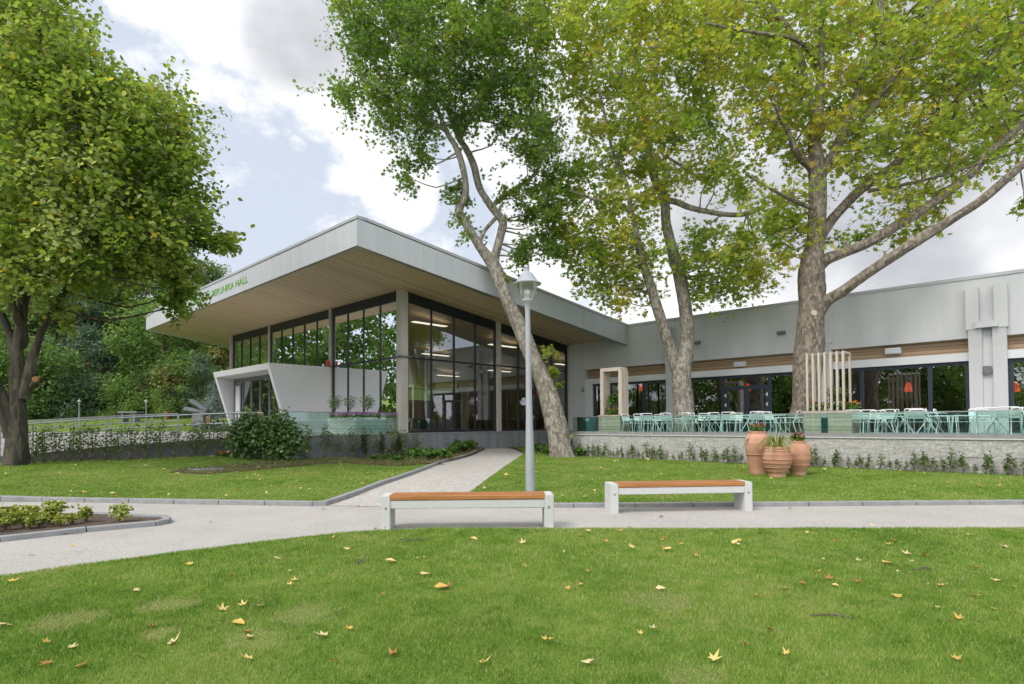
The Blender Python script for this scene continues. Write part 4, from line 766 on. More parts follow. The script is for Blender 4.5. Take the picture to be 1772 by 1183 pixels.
CHAIRS = [(1093, 5.5, 90), (1113, 6.0, 180), (1122, 5.3, 195), (1134, 7.2, 10), (1159, 5.2, 180), (1183, 5.6, -90), (1199, 5.2, 170), (1213, 6.6, 0), (1243, 6.0, 185), (1262, 5.4, 200), (1271, 7.0, 20), (1287, 5.4, -80),
          (1317, 5.2, 180), (1328, 6.6, 170), (1342, 5.6, 80), (1366, 5.3, -85), (1378, 6.8, -75), (1483, 5.6, 170), (1508, 5.9, 175), (1518, 7.0, 10), (1531, 5.5, -100), (1550, 5.8, 165), (1583, 5.1, 180), (1594, 6.7, 180), (1627, 5.3, 110), (1642, 6.3, 100), (1664, 5.3, -80), (1700, 6.8, 15), (1710, 5.5, 190), (1748, 5.1, 178), (1769, 6.4, 180), (1800, 5.4, 90), (1850, 5.6, 180)]
TABLES = [(1143, 5.9), (1212, 5.7), (1232, 6.4), (1300, 6.4), (1348, 6.2), (1535, 6.3), (1565, 6.2), (1610, 6.1), (1722, 6.2), (1790, 6.0)]
ORD = 'first second third fourth fifth sixth seventh eighth ninth tenth eleventh twelfth thirteenth fourteenth fifteenth sixteenth seventeenth eighteenth nineteenth twentieth'.split()
ORD += ['twenty-'+w for w in ORD[:9]]+['thirtieth']+['thirty-'+w for w in ORD[:5]]
def facing(f): f %= 360; return 'its back to the lawn' if 135 < f < 225 else 'facing the lawn' if f < 45 or f > 315 else 'side on with its back to the left' if f < 135 else 'side on with its back to the right'
for i, (px, b, f) in enumerate(sorted(CHAIRS)): c, _ = put(px, b, f, 0); c['label'] = f'pale metal chair, {ORD[i]} from the left, {facing(f)}'
for i, (px, b) in enumerate(TABLES): c, _ = put(px, b, RNG.uniform(-6, 6), 1); c['label'] = f'pale square metal table with crossed legs, {ORD[i]} table from the left on the terrace'
def planter(name, label, a0, a1, b0, b1, z0, z1): rt = broot(name, (a0+a1)/2, (b0+b1)/2, z0, label, 'planter'); m = MB(); m.bb(a0, a1, b0, b1, z0, z1); m.build('box', M['planter_wood'], rt); return rt
# planter with the arch, near the left end
Q0 = on_b(1036, 740, 5.3); Q1 = on_b(1073, 740, 5.3); pa = planter('wooden_planter', 'pale wooden planter box below the square arch at the left end of the terrace', Q0[0], Q1[0], 5.3, 5.95, FLOOR, 1.70)
m = MB(); m.bb(Q0[0]+.02, Q1[0]-.02, 5.28, 5.97, 1.70, 1.755); m.build('cap', M['planter_cap'], pa); m = MB(); m.bb(Q0[0]-.05, Q1[0]+.05, 5.36, 5.9, 1.755, 1.765); m.build('earth', M['soil'], pa)
ztop = on_b(1060, 642, 5.45)[2]; ar = broot('timber_arch', (Q0[0]+Q1[0])/2, 5.9, 1.75, 'square slatted timber arch standing on the left terrace planter', 'arch')
for q in (Q0[0]-.02, Q1[0]+.13):
    m = MB()
    for i in range(3): m.bb(q, q-.15, 5.40+i*.17, 5.40+i*.17+.14, 1.766, ztop)
    m.build('post', M['frame_wood'], ar)
m = MB()
for i in range(3): m.bb(Q0[0]-.02, Q1[0]+.02, 5.40+i*.17, 5.40+i*.17+.14, ztop, ztop+.14)
m.build('lintel', M['frame_wood'], ar)
mid = (Q0[0]+Q1[0])/2
bush_t = bush('young_tree', 'small bright green young tree under the square timber arch', 'tree', None, (.26, .26, .42), 90, M['leaf_perennial'], .12, None, 5, HEART, 5, 7, .45); place(bush_t, W(mid, 5.65, 1.76))
posy('red and green flowers filling the arch planter', W(mid, 5.6, 1.76), .42, .3, 'petal_red', 190, pf=.16)
# planter with seven hoops
Q0 = on_b(1392, 740, 5.3); Q1 = on_b(1474, 740, 5.3); pb = planter('wooden_planter', 'long pale wooden planter box carrying seven timber hoops in front of the thick plane', Q0[0], Q1[0], 5.3, 6.3, FLOOR, 1.70)
m = MB(); m.bb(Q0[0]+.02, Q1[0]-.02, 5.28, 6.32, 1.70, 1.775); m.build('cap', M['planter_cap'], pb); m = MB(); m.bb(Q0[0]-.05, Q1[0]+.05, 5.36, 6.24, 1.775, 1.785); m.build('earth', M['soil'], pb)
zt = on_b(1468, 609, 5.4)[2]
for i in range(7):
    a = Q0[0]-.06+(Q1[0]-Q0[0]+.30)*i/6; h = broot('timber_hoop', a, 5.8, 1.78, f'slender square timber hoop, {ORD[i]} from the left of the seven on the planter', 'hoop', 'timber hoops on the long planter')
    for b in (5.42, 6.12): m = MB(); m.bb(a+.029, a-.029, b, b+.058, 1.786, zt); m.build('post', M['frame_wood'], h)
    m = MB(); m.bb(a+.029, a-.029, 5.42, 6.178, zt, zt+.06); m.build('crossbar', M['frame_wood'], h)
for i, (t, pet, w) in enumerate(((.12, 'petal_red', 'dark red and yellow'), (.4, 'petal_red', 'red and green'), (.68, 'petal_white', 'creamy white'), (.93, 'petal_red', 'deep red trailing'))): posy(f'{w} flowers in the hooped planter, {ORD[i]} clump from the left', W(Q0[0]+(Q1[0]-Q0[0])*t, 5.65, 1.77), .24, .3, pet, 90, sd=i, pf=.3)
place(bush('young_shrub', 'dark leafy young shrub among the timber hoops', 'shrub', None, (.34, .26, .42), 160, M['leaf_hedge'], .09, None, 5, HEART, 8, 9, .2), W(Q0[0]+(Q1[0]-Q0[0])*.5, 5.9, 1.77))
m = MB(); P = on_b(1428, 740, TB0+.32); m.bb(P[0]+.085, P[0]-.085, TB0+.22, TB0+.32, FLOOR, 1.60); o = m.build('menu_post', M['teal'], None); bpy.data.objects.remove(o)
t = broot('teal_post', P[0], P[1], FLOOR, 'teal flat post behind the glass in front of the hooped planter', 'post'); m = MB(); m.bb(P[0]+.085, P[0]-.085, TB0+.22, TB0+.30, FLOOR, 1.56); m.build('post', M['teal'], t, False, .006); m = MB(); m.bb(P[0]+.085, P[0]-.085, TB0+.225, TB0+.295, 1.561, 1.64); m.build('cap', M['panel'], t)
P = on_b(1018, 740, 5.4); t = broot('waste_bin', P[0], P[1], FLOOR, 'teal box bin behind the glass at the far left end of the terrace', 'bin'); m = MB(); m.bb(P[0]+.18, P[0]-.18, 5.3, 5.7, FLOOR, 1.64); m.build('bin_body', M['teal'], t, False, .015); m = MB(); m.bb(P[0]+.1, P[0]-.1, 5.285, 5.299, 1.52, 1.63); m.build('bin_plate', M['panel'], t)

# ================================================================== FORECOURT PLANTER
pc = planter('wooden_planter', 'large white slatted planter box with purple flowers beside the glass hall corner', .55, 2.75, -1.75, -.35, FLOOR, 1.72); pc.children[0].data.materials[0] = M['planter_white']
rt = root('purple_flowers', (0, 0, 0), 'dense strip of purple flowers filling the white planter by the hall', 'flowers'); n = 900
P = np.stack([RNG.uniform(-1.12, 1.12, n), RNG.uniform(-.74, .74, n), RNG.uniform(-.06, .10, n)], 1); leaves('foliage', P, up_normals(n), .07*RNG.uniform(.7, 1.3, n), RNG.random(n), HEART, M['leaf_perennial'], rt)
P = np.stack([RNG.uniform(-1.05, 1.05, n), RNG.uniform(-.68, .68, n), RNG.uniform(.08, .22, n)], 1); leaves('blossom', P, up_normals(n, .8, .5), .045*RNG.uniform(.7, 1.3, n), RNG.random(n), HEART, M['petal_purple'], rt); place(rt, W(1.65, -1.05, 1.72), BROT)
def topiary(px, b_, a_, lm, label, n, r, hh, sd):
    rt = root('topiary_tree', (0, 0, 0), label, 'topiary', 'ball topiaries in the purple flower planter'); m = MB(); m.tube([(0, 0, -.02), (.01, 0, hh*.6), (0, .01, hh)], .016, 6)
    for i in range(6): t = i*1.05; m.tube([(0, 0, hh-.05), (r*.5*math.cos(t), r*.5*math.sin(t), hh+.18)], .008, 4)
    m.build('stem', M['bark_dark'], rt); P = blob_pts(n, (0, 0, hh+r*.8), (r, r, r*.95), .3); leaves('crown', P, unit(P-np.array([0, 0, hh+r*.8]))*.6+up_normals(n), .06*RNG.uniform(.7, 1.2, n), np.clip(RNG.normal(.45, .25, n), 0, 1), DIAMOND, M[lm], rt)
    P = on_a(px, 715, a_); place(rt, W(a_, P[1], 1.74))
topiary(580, 0, 1.5, 'leaf_laurel', 'dark green ball topiary at the left of the purple planter', 420, .33, .34, 1); topiary(606, 0, 1.3, 'leaf_grey', 'silvery open ball topiary in the middle of the purple planter', 300, .33, .36, 2); topiary(636, 0, 1.0, 'leaf_laurel', 'dark green ball topiary at the right of the purple planter', 520, .36, .34, 3)

# ================================================================== SHRUBS AND FLOWER BEDS
for i, (x, y, Y, r, h, l) in enumerate(((430, 790, 19.8, .62, .78, 'left half of the big glossy laurel bushes before the porch'), (486, 792, 19.6, .72, .82, 'right half of the big glossy laurel bushes before the porch'))):
    p = at(x, y, Y); p[2] = float(lawn_z(p[0], p[1])); place(bush('laurel_bush', l, 'bush', None, (r, r*.9, h), 3000, M['leaf_laurel'], .085, 'laurel bushes by the ramp', 16, HEART, 11+i, 46, .02), p)
hp = [bush('hedge_plant', 'young sparse twiggy hedge plant in the row along the dark ramp wall', 'shrub', None, (.36, .27, .54), 200, M['leaf_hedge'], .055, 'young hedge plants along the dark walls', 16, HEART, 20+i, 16, .18, .8, .007) for i in range(3)]
hx = [(60, .9), (78, 1.), (97, .95), (118, 1.05), (141, .95), (160, 1.1), (181, 1.0), (206, .95), (228, 1.05), (250, 1.1), (278, 1.1), (303, .95), (330, 1.1), (352, 1.15), (377, 1.05), (398, 1.2)]
for i, (x, s) in enumerate(hx):
    c = hp[i % 3] if i < 3 else dup(hp[i % 3]); Y = np.interp(x, wx, wY)-.45; p = at(x, 790, Y); place(c, (p[0], p[1], float(lawn_z(p[0], p[1]))), i*2.1, s)
for i, b in enumerate((-4.3, -3.6, -3.0, -2.5, -1.95, -1.35, -.75, -.2, .45)):
    c = dup(hp[(i+1) % 3]); c['label'] = 'young sparse twiggy hedge plant in the row before the purple planter'; p = W(-.45, b, 0); place(c, (p[0], p[1], float(lawn_z(p[0], p[1]))), i*1.7, 1.0+.1*math.sin(i*2.2))
for i, (x, h) in enumerate(((631, .68), (662, .66), (690, .60))):
    P = on_a(x, 780, -.9); p = W(-.9, P[1], 0); place(bush('columnar_yew', f'dark slim columnar yew, {ORD[i]} from the left before the plinth', 'yew', None, (.13, .13, h*.88), 700, M['leaf_yew'], .05, 'columnar yews before the plinth', 5, DIAMOND, 30+i, 24, .0), (p[0], p[1], float(lawn_z(p[0], p[1]))))
pl = [bush('leafy_perennial', 'bright green leafy perennial in the bed beside the paved path', 'plant', None, (.30, .30, .2), 150, M['leaf_perennial'], .10, 'leafy perennials beside the paved path', 8, HEART, 40+i, 10, .1) for i in range(3)]
for i, (x, y, s) in enumerate(((716, 793, 1.0), (742, 795, 1.1), (768, 794, 1.0), (735, 784, 1.3), (755, 780, 1.3), (785, 785, 1.2), (800, 781, 1.2), (812, 778, 1.1), (650, 797, .6), (666, 796, .6), (690, 798, .6), (778, 775, 1.5), (803, 770, 1.6))):
    c = pl[i % 3] if i < 3 else dup(pl[i % 3]); p = on_ground(x, y, .07); place(c, p, i*1.3, s)
    if i in (8, 9, 10): c['label'] = 'small bright green perennial at the feet of the dark yews'
for i, (x, y) in enumerate(((727, 777), (712, 782))): p = on_ground(x, y, .07); place(bush('dark_shrub', ('low dark brown-leaved shrub behind the perennials, right one', 'low dark green shrub behind the perennials, left one')[i], 'shrub', None, (.45, .4, .3), 320, M['leaf_laurel'], .07, None, 8, HEART, 50+i, 14, .1), p)
for i, (x, y) in enumerate(((677, 790), (699, 790))): p = on_ground(x, y, .07); posy(('white blossoms between the two right yews', 'white blossoms right of the last yew')[i], p, .26, .42, 'petal_white', 90, pf=.25, leaf='leaf_hedge', sd=i)
for i, (x, w, pt) in enumerate(((386, 'yellow orange', 'petal_orange'), (396, 'white', 'petal_white'), (408, 'red', 'petal_red'), (420, 'orange red', 'petal_orange'), (431, 'dull orange', 'petal_orange'))): p = on_ground(x, 790, .06); posy(f'low {w} bedding flowers at the foot of the laurels', p, .15, .2, pt, 60, group='bedding flowers before the laurels', pf=.7, sd=i)
for i, (x, y) in enumerate(((938, 783), (950, 786), (928, 780), (1003, 790))): c = dup(pl[i % 3]); p = on_ground(x, y, .06); c['label'] = 'low green plant at the foot of the leaning plane tree'; c['group'] = 'low plants round the leaning plane'; place(c, p, i, .9)
sh = [bush('small_shrub', 'small upright leafy shrub in the row at the foot of the stone terrace wall', 'shrub', None, (.11, .10, .25), 80, M['leaf_hedge'], .045, 'small shrubs along the terrace wall', 7, HEART, 60+i, 8, .1, .7, .005) for i in range(4)]
for i, a in enumerate(np.arange(-5.7, -21.5, -.2)):
    c = sh[i] if i < 4 else dup(sh[i % 4]); p = W(a+random.uniform(-.08, .08), TB0-.22+random.uniform(-.06, .06), 0); place(c, (p[0], p[1], float(lawn_z(p[0], p[1]))-.01), random.uniform(0, 6), random.uniform(.55, 1.25))
eu = [bush('euonymus', 'low yellow green shrub in the wedge shaped island bed', 'shrub', None, (.19, .17, .15), 210, M['leaf_euonymus'], .045, 'yellow green shrubs in the island bed', 7, HEART, 70+i, 10, .1) for i in range(3)]
for i, (x, y, s) in enumerate(((208, 902, 1.0), (150, 903, .9), (125, 908, .75), (95, 898, 1.1), (88, 906, 1.), (70, 911, .9), (55, 906, 1.), (40, 913, .9), (25, 904, 1.1), (12, 915, .9), (0, 908, 1.), (-25, 912, 1.), (-60, 915, 1.1), (48, 915, .7), (-10, 921, .8), (105, 911, .7), (-110, 925, 1.1))):
    c = eu[i % 3] if i < 3 else dup(eu[i % 3]); p = hit_z(x, y, .05); place(c, p, i*1.9, s*.82)
    if i == 0: c['label'] = 'lone yellow green shrub nearest the pointed tip of the island bed'

# ================================================================== BACKGROUND
p = at(226, 722, 40); t = root('picnic_table', p, 'grey flat topped picnic table on the far lawn left of the far lamp', 'table'); m = MB(); m.box(p[0]-.65, p[0]+.65, 39.6, 40.4, p[2]+.30, p[2]+.40); m.build('tabletop', M['stone_grey'], t)
for s in (-.4, .4): m = MB(); m.box(p[0]+s-.08, p[0]+s+.08, 39.7, 40.3, p[2]-.8, p[2]+.30); m.build('leg', M['stone_grey'], t)
p = at(346, 728, 36); t = root('stone_sculpture', p, 'grey leaning slab sculpture on a pedestal left of the porch', 'sculpture'); m = MB(); m.prism([(p[0]-.35, 35.7), (p[0]+.35, 35.7), (p[0]+.3, 36.3), (p[0]-.3, 36.3)], p[2]-.8, p[2]+.45); m.build('pedestal', M['stone_grey'], t, False, .03)
m = MB(); m.bar((p[0]-.95, 36, p[2]+.75), (p[0]+.45, 36.1, p[2]+.5), .5, .22); m.bar((p[0]-.5, 35.9, p[2]+1.25), (p[0]+.5, 36, p[2]+.6), .45, .22); m.build('slab', M['stone_grey'], t, False, .05)
for x, y, l in ((288, 716, 'orange planter tub before the far trees'), (361, 724, 'small orange tub beside the grey sculpture'), (449, 714, 'orange figure shaped tub before the porch glazing')):
    p = at(x, y, 34 if x < 400 else 22.5); t = root('orange_tub', p, l, 'tub', 'orange tubs'); m = MB(); s = .15 if x < 400 else .09; m.lathe([(s*.7, p[2]-2.2*s), (s, p[2]+s*.9), (s*.85, p[2]+s)], 12, (p[0], p[1])); m.build('tub', M['orange'], t, True)
def forest_tree(name, H, rx, lm, n, ls, seed, conifer=False, low=.15, trunk_r=.22):
    rg = random.Random(seed); rt = root(name, (0, 0, 0), 'x', 'tree', 'trees of the wood behind the ramp'); m = MB(); m.tube(spline([(0, 0, -1), (rg.uniform(-.2, .2), .1, H*.4), (rg.uniform(-.4, .4), 0, H*.9)], 4), np.linspace(trunk_r, .04, 9), 8, True, .05, seed); cs = []
    for i in range(38):
        z = low+(1-low)*rg.random(); prof = (1-z)**.8*1.15+.05 if conifer else math.sqrt(max(.02, 1-((z-.45-low*.3)/.62)**2)); t = rg.uniform(0, 6.28); q = rx*prof*math.sqrt(rg.uniform(.25, 1)); c = np.array([q*math.cos(t), q*math.sin(t), z*H]); cs.append(c); m.tube([(0, 0, c[2]*(.92 if not conifer else 1.0)), c], [.06, .02], 4)
    m.build('trunk', M['bark_forest'], rt, True); k = n//38; P = np.concatenate([c+RNG.normal(size=(k, 3))*np.array([.19*rx, .19*rx, .13*rx if conifer else .17*rx]) for c in cs]); T = np.concatenate([np.full(k, rg.gauss(.45, .17)) for c in cs])+RNG.normal(size=len(P))*.15
    if conifer: P[:, 2] -= .12*np.hypot(P[:, 0], P[:, 1])
    leaves('crown', P, up_normals(len(P), .6, .7), ls*RNG.uniform(.6, 1.2, len(P)), T, DIAMOND if not conifer else BLADE, M[lm], rt); return rt
KIND = {'broad': forest_tree('broadleaf_tree', 13, 3.6, 'leaf_forest', 5200, .42, 1, low=.22), 'light': forest_tree('light_tree', 8, 3.0, 'leaf_forest_light', 4600, .34, 2, low=.05), 'pine': forest_tree('pine_tree', 14, 2.9, 'leaf_conifer', 5200, .75, 3, True, .30, .26), 'fir': forest_tree('conifer_tree', 8, 2.7, 'leaf_conifer', 5200, .62, 4, True, .02), 'bush': forest_tree('bushy_tree', 5, 2.5, 'leaf_forest_light', 4000, .26, 5, low=.0, trunk_r=.1), 'dry': forest_tree('dry_shrub', 5, 1.7, 'leaf_dry', 900, .3, 6, low=.05, trunk_r=.08), 'tall': forest_tree('tall_tree', 17, 3.6, 'leaf_forest', 4600, .5, 7, low=.5, trunk_r=.28)}
LBL = {'broad': 'dark broad tree of the wood', 'light': 'lighter green rounded tree of the wood', 'pine': 'tall pine of the wood with bare reddish trunk', 'fir': 'grey green conifer at the wood edge', 'bush': 'bushy pale green growth at the wood edge', 'dry': 'dry yellow shrub at the wood edge', 'tall': 'tall dark tree at the back of the wood'}
WOOD = [('bush', 70, 46, 1.2), ('bush', 95, 47, 1.0), ('fir', 150, 47, .85), ('fir', 175, 48, .7), ('light', 228, 48, .8), ('light', 285, 50, 1.15), ('bush', 255, 46, .7), ('bush', 320, 47, .9), ('dry', 296, 45.5, .8), ('fir', 345, 46, .6), ('dry', 372, 50, 1.1), ('bush', 118, 46, .7), ('bush', 205, 46, .55), ('bush', 300, 44.5, .5),
        ('bush', 15, 46, 1.3), ('light', -60, 47, 1.1), ('broad', 20, 55, .9), ('broad', 110, 54, .75), ('broad', 180, 56, .85), ('fir', 130, 52, 1.3), ('broad', 250, 57, .8), ('broad', 330, 55, .72), ('broad', 392, 54, .58), ('light', 408, 50, .8), ('light', 60, 52, 1.2), ('broad', 450, 58, .5),
        ('pine', 100, 60, 1.05), ('pine', 185, 62, 1.), ('pine', 215, 60, 1.), ('pine', 245, 63, 1.1), ('pine', 300, 62, .8), ('tall', 40, 66, 1.), ('tall', 130, 68, 1.1), ('tall', 210, 70, 1.1), ('tall', 290, 68, .85), ('tall', 360, 68, .62), ('tall', 415, 70, .5), ('tall', -40, 66, 1.1), ('tall', -130, 64, 1.1), ('broad', -120, 55, 1.), ('broad', -200, 54, 1.)]
seen = set(); cnt = {}
for k, x, Y, s in sorted(WOOD, key=lambda q: q[1]):
    c = dup(KIND[k]) if k in seen else KIND[k]; seen.add(k); p = at(x, 735, Y); cnt[k] = cnt.get(k, 0)+1; row = 'front' if Y < 50 else 'middle' if Y < 60 else 'rear'
    c['label'] = f'{LBL[k]}, {ORD[cnt[k]-1]} from the left, {row} row'; place(c, (p[0], p[1], float(hill(p[0], p[1]))), x*.7, s)
sp = forest_tree('blue_spruce', 3.4, 1.15, 'leaf_spruce', 3600, .24, 9, True, .03, .1); p = at(376, 735, 37); sp['label'] = 'small silvery blue spruce beside the white porch'; sp['group'] = 'conifers by the porch'; place(sp, (p[0], p[1], .95))
# the wood across the lawn, behind the camera, which the glass reflects: one mass
n = 90000; X = RNG.uniform(-60, 60, n); top = 7+4*np.sin(X*.25)+3*np.sin(X*.61+1)+RNG.normal(size=n); Z = RNG.random(n)*np.maximum(top, 2); Yb = -26-RNG.random(n)*8+1.6*np.sin(X*.9+Z)
cl = np.sin(X*1.1+Z*.7)*np.sin(Z*1.3-X*.4); keep = cl > -.45
o = leaves('woodland', np.stack([X, Yb, Z], 1)[keep], up_normals(keep.sum(), .8, .4), RNG.uniform(.22, .45, keep.sum()), .5+.35*cl[keep]+RNG.normal(size=keep.sum())*.12, HEART, M['leaf_forest_light']); tag(o, 'mass of trees across the lawn behind the viewer, seen only in the window reflections', 'woodland', None, 'stuff')

n = 150000; Yl = RNG.uniform(-30, 80, n); top = 15+4*np.sin(Yl*.23)+3*np.sin(Yl*.57+2)+RNG.normal(size=n); Z = RNG.random(n)*np.maximum(top, 2); Xl = -46-RNG.random(n)*8+1.6*np.sin(Yl*.9+Z)
cl = np.sin(Yl*1.1+Z*.7)*np.sin(Z*1.3-Yl*.4); keep = cl > -.45
o = leaves('woodland', np.stack([Xl, Yl, Z], 1)[keep], up_normals(keep.sum(), .8, .4), RNG.uniform(.22, .45, keep.sum()), .5+.35*cl[keep]+RNG.normal(size=keep.sum())*.12, HEART, M['leaf_forest_light']); tag(o, 'mass of trees far to the left, seen only in the hall window reflections', 'woodland', None, 'stuff')

# ================================================================== THE BIG TREES
Ya = 16.6; pb_ = at(28, 805, Ya); pb_[2] = float(lawn_z(pb_[0], pb_[1]))
tree('lime_tree', 'dense lime tree with several stems leaning over the ramp at the left edge', pb_, Ya, [
    [(28, 815, 0, .32), (29, 790, 0, .28), (30, 740, 0, .24), (30, 690, 0, .21), (31, 650, 0, .18), (30, 600, 0, .135), (38, 545, 0, .13), (42, 480, .2, .11), (52, 400, .4, .10), (66, 300, .5, .08), (75, 180, .6, .05)],
    [(24, 755, 0, .24), (14, 726, -.1, .22), (-8, 675, -.3, .19), (-45, 600, -.5, .15), (-80, 480, -.6, .11), (-90, 330, -.6, .07)],
    [(40, 690, 0, .16), (50, 650, .05, .15), (56, 620, .1, .125), (65, 592, .1, .105), (78, 560, .2, .09), (98, 525, .3, .08), (128, 480, .5, .07), (170, 420, .8, .06), (215, 350, 1.1, .045), (260, 300, 1.2, .03)],
    [(29, 625, 0, .14), (20, 590, .1, .11), (8, 555, .2, .095), (-12, 500, .3, .08), (-25, 400, .4, .06)],
    [(31, 600, 0, .12), (42, 590, .3, .11), (40, 540, .6, .10), (60, 470, .9, .085), (88, 430, 1.2, .07), (130, 330, 1.5, .05), (160, 250, 1.6, .04)],
    [(34, 560, -.1, .1), (20, 520, -.4, .09), (30, 500, -.8, .075), (55, 460, -1.3, .06), (95, 420, -1.8, .045)],
    [(56, 668, .05, .10), (62, 660, -.05, .085), (63, 657, -.12, .08)]],
    [([(-60, -60), (60, -60), (100, -20), (130, 0), (150, 35), (200, 80), (215, 120), (280, 132), (328, 152), (345, 200), (350, 245), (365, 275), (345, 312), (378, 345), (375, 392), (396, 420), (328, 436), (312, 470), (318, 505), (295, 535), (280, 540), (270, 505), (240, 495), (160, 515), (110, 500), (60, 500), (0, 530), (-60, 540)], 42, 2.6, .56, 11, .0),
     ([(284, 440), (350, 436), (338, 478), (346, 515), (318, 556), (294, 562), (280, 515)], 26, .7, .30, 6, -.05), ([(345, 372), (385, 392), (414, 427), (352, 440), (340, 410)], 24, .6, .28, 6, .0), ([(90, 500), (135, 510), (120, 570), (100, 575)], 26, .5, .3, 5, .1),
     ([(-420, -300), (60, -300), (110, -60), (-60, -60), (-60, 540), (-350, 560)], 95, 2.6, .9, 9, 0)], M['leaf_lime'], M['bark_lime'], HEART, .11, 28, seed=3, tint_mid=.50, droop=.9)
lt = bpy.data.objects['lime_tree']; q = at(61, 656, Ya-.22); m = MB(); m.tube([q+np.array([0, .05, 0]), q+np.array([.035, -.06, .0])], [.085, .075], 12); m.build('pruning_scar', M['orange'], lt, True)
Yb_ = 23.0; pB = at(970, 784, Yb_); pB[2] = float(lawn_z(pB[0], pB[1]))
tree('leaning_plane_tree', 'leaning plane tree with green leaves and a slanting trunk behind the lamp post', pB, Yb_, [
    [(975, 800, 0, .60), (971, 784, 0, .50), (966, 750, 0, .43), (955, 704, 0, .385), (938, 655, 0, .345), (919, 612, 0, .315), (901, 570, 0, .285), (881, 526, 0, .27), (864, 482, 0, .26), (853, 456, 0, .24), (830, 426, 0, .19), (806, 386, -.1, .17), (794, 364, -.2, .165), (806, 335, -.3, .13), (803, 300, -.4, .125), (790, 256, -.5, .11), (773, 228, -.6, .09), (740, 150, -.9, .07), (690, 60, -1.2, .05)],
    [(856, 462, 0, .2), (856, 446, .1, .19), (866, 408, .3, .17), (869, 381, .4, .16), (850, 357, .5, .15), (830, 325, .5, .145), (820, 286, .5, .14), (806, 256, .4, .13), (794, 238, .3, .12), (775, 190, .2, .1), (745, 150, 0, .085), (720, 60, 0, .06), (710, -60, 0, .04)],
    [(829, 425, 0, .10), (838, 400, .2, .085), (858, 377, .4, .08)], [(850, 357, .5, .1), (885, 330, .8, .085), (925, 300, 1.1, .06), (955, 240, 1.4, .04)], [(794, 238, .3, .1), (840, 160, .6, .085), (880, 60, .8, .06), (900, -60, .9, .04)], [(773, 228, -.6, .07), (715, 190, -1.2, .06), (650, 150, -1.6, .04), (600, 120, -1.8, .025)]],
    [([(543, 5), (575, -60), (930, -60), (985, 40), (950, 150), (985, 205), (1000, 300), (960, 330), (900, 300), (840, 235), (770, 255), (720, 250), (690, 262), (655, 262), (640, 200), (598, 215), (578, 185), (548, 135), (600, 110), (590, 60)], 44, 2.3, .62, 12, .0),
     ([(560, -260), (930, -260), (1000, -60), (540, -60)], 100, 2.3, .9, 9, 0),
     ([(760, 258), (700, 255), (680, 300), (705, 325), (735, 290)], 30, .6, .42, 8, 0), ([(775, 300), (805, 330), (835, 400), (800, 395), (772, 375)], 30, .5, .4, 7, .02),
     ([(850, 300), (985, 300), (1000, 380), (985, 440), (940, 468), (895, 470), (880, 430), (900, 385), (860, 340)], 36, 1.2, .45, 10, .0), ([(930, 590), (965, 590), (975, 665), (960, 690)], 24, .3, .26, 4, .35), ([(860, 470), (890, 480), (885, 505), (860, 500)], 20, .2, .2, 4, .3)], M['leaf_green'], M['bark_plane'], STAR, .18, 27, seed=5, tint_mid=.42)
P = on_b(1184, 740, 7.6); Yc = W(P[0], 7.6, 0)[1]
tree('forked_plane_tree', 'plane tree whose trunk forks low into two stems, growing through the terrace', W(P[0], 7.6, FLOOR-.1), Yc, [
    [(1186, 760, 0, .46), (1185, 725, 0, .42), (1182, 690, 0, .385), (1179, 655, 0, .38), (1181, 630, 0, .38), (1188, 600, .1, .29), (1188, 560, .1, .275), (1184, 520, .1, .265), (1177, 480, .1, .255), (1166, 440, .1, .235), (1153, 388, .1, .20), (1149, 345, .1, .18), (1130, 300, .2, .16), (1120, 243, .3, .14), (1115, 200, .3, .11), (1100, 110, .3, .08), (1095, 0, .3, .05)],
    [(1177, 652, 0, .28), (1165, 618, -.1, .24), (1152, 580, -.2, .22), (1143, 550, -.3, .21), (1128, 500, -.4, .19), (1113, 455, -.5, .16), (1102, 408, -.6, .13), (1092, 367, -.7, .11), (1062, 350, -.8, .085), (1030, 345, -.9, .06), (990, 330, -.9, .04)],
    [(1149, 345, .1, .13), (1172, 350, -.1, .12), (1202, 361, -.3, .11), (1258, 371, -.6, .10), (1299, 368, -.8, .085), (1330, 350, -.9, .06)],
    [(1092, 367, -.7, .09), (1085, 320, -.7, .08), (1060, 260, -.8, .06), (1040, 170, -.8, .05), (1010, 60, -.8, .04)], [(1130, 300, .2, .1), (1180, 230, .2, .09), (1215, 140, .2, .07), (1240, 20, .2, .05)], [(1115, 203, .3, .09), (1060, 130, .6, .07), (1010, 60, .8, .05)]],
    [([(930, -60), (1280, -60), (1300, 60), (1265, 170), (1290, 250), (1325, 330), (1300, 400), (1240, 385), (1190, 330), (1130, 380), (1050, 390), (960, 360), (965, 280), (1000, 210), (930, 120), (905, 40)], 50, 2.4, .64, 11, .0),
     ([(945, 365), (1095, 350), (1145, 395), (1135, 520), (1060, 560), (995, 510), (950, 450)], 37, 1.8, .62, 8, .05), ([(1170, 375), (1320, 365), (1345, 430), (1335, 530), (1280, 530), (1195, 555), (1165, 470)], 37, 1.7, .60, 8, .03), ([(880, -240), (1300, -240), (1300, -60), (900, -60)], 110, 2.4, .9, 9, 0)], M['leaf_plane'], M['bark_plane'], STAR, .22, 19, seed=8, tint_mid=.52)
P = on_b(1395, 740, 7.3); Yd = W(P[0], 7.3, 0)[1]
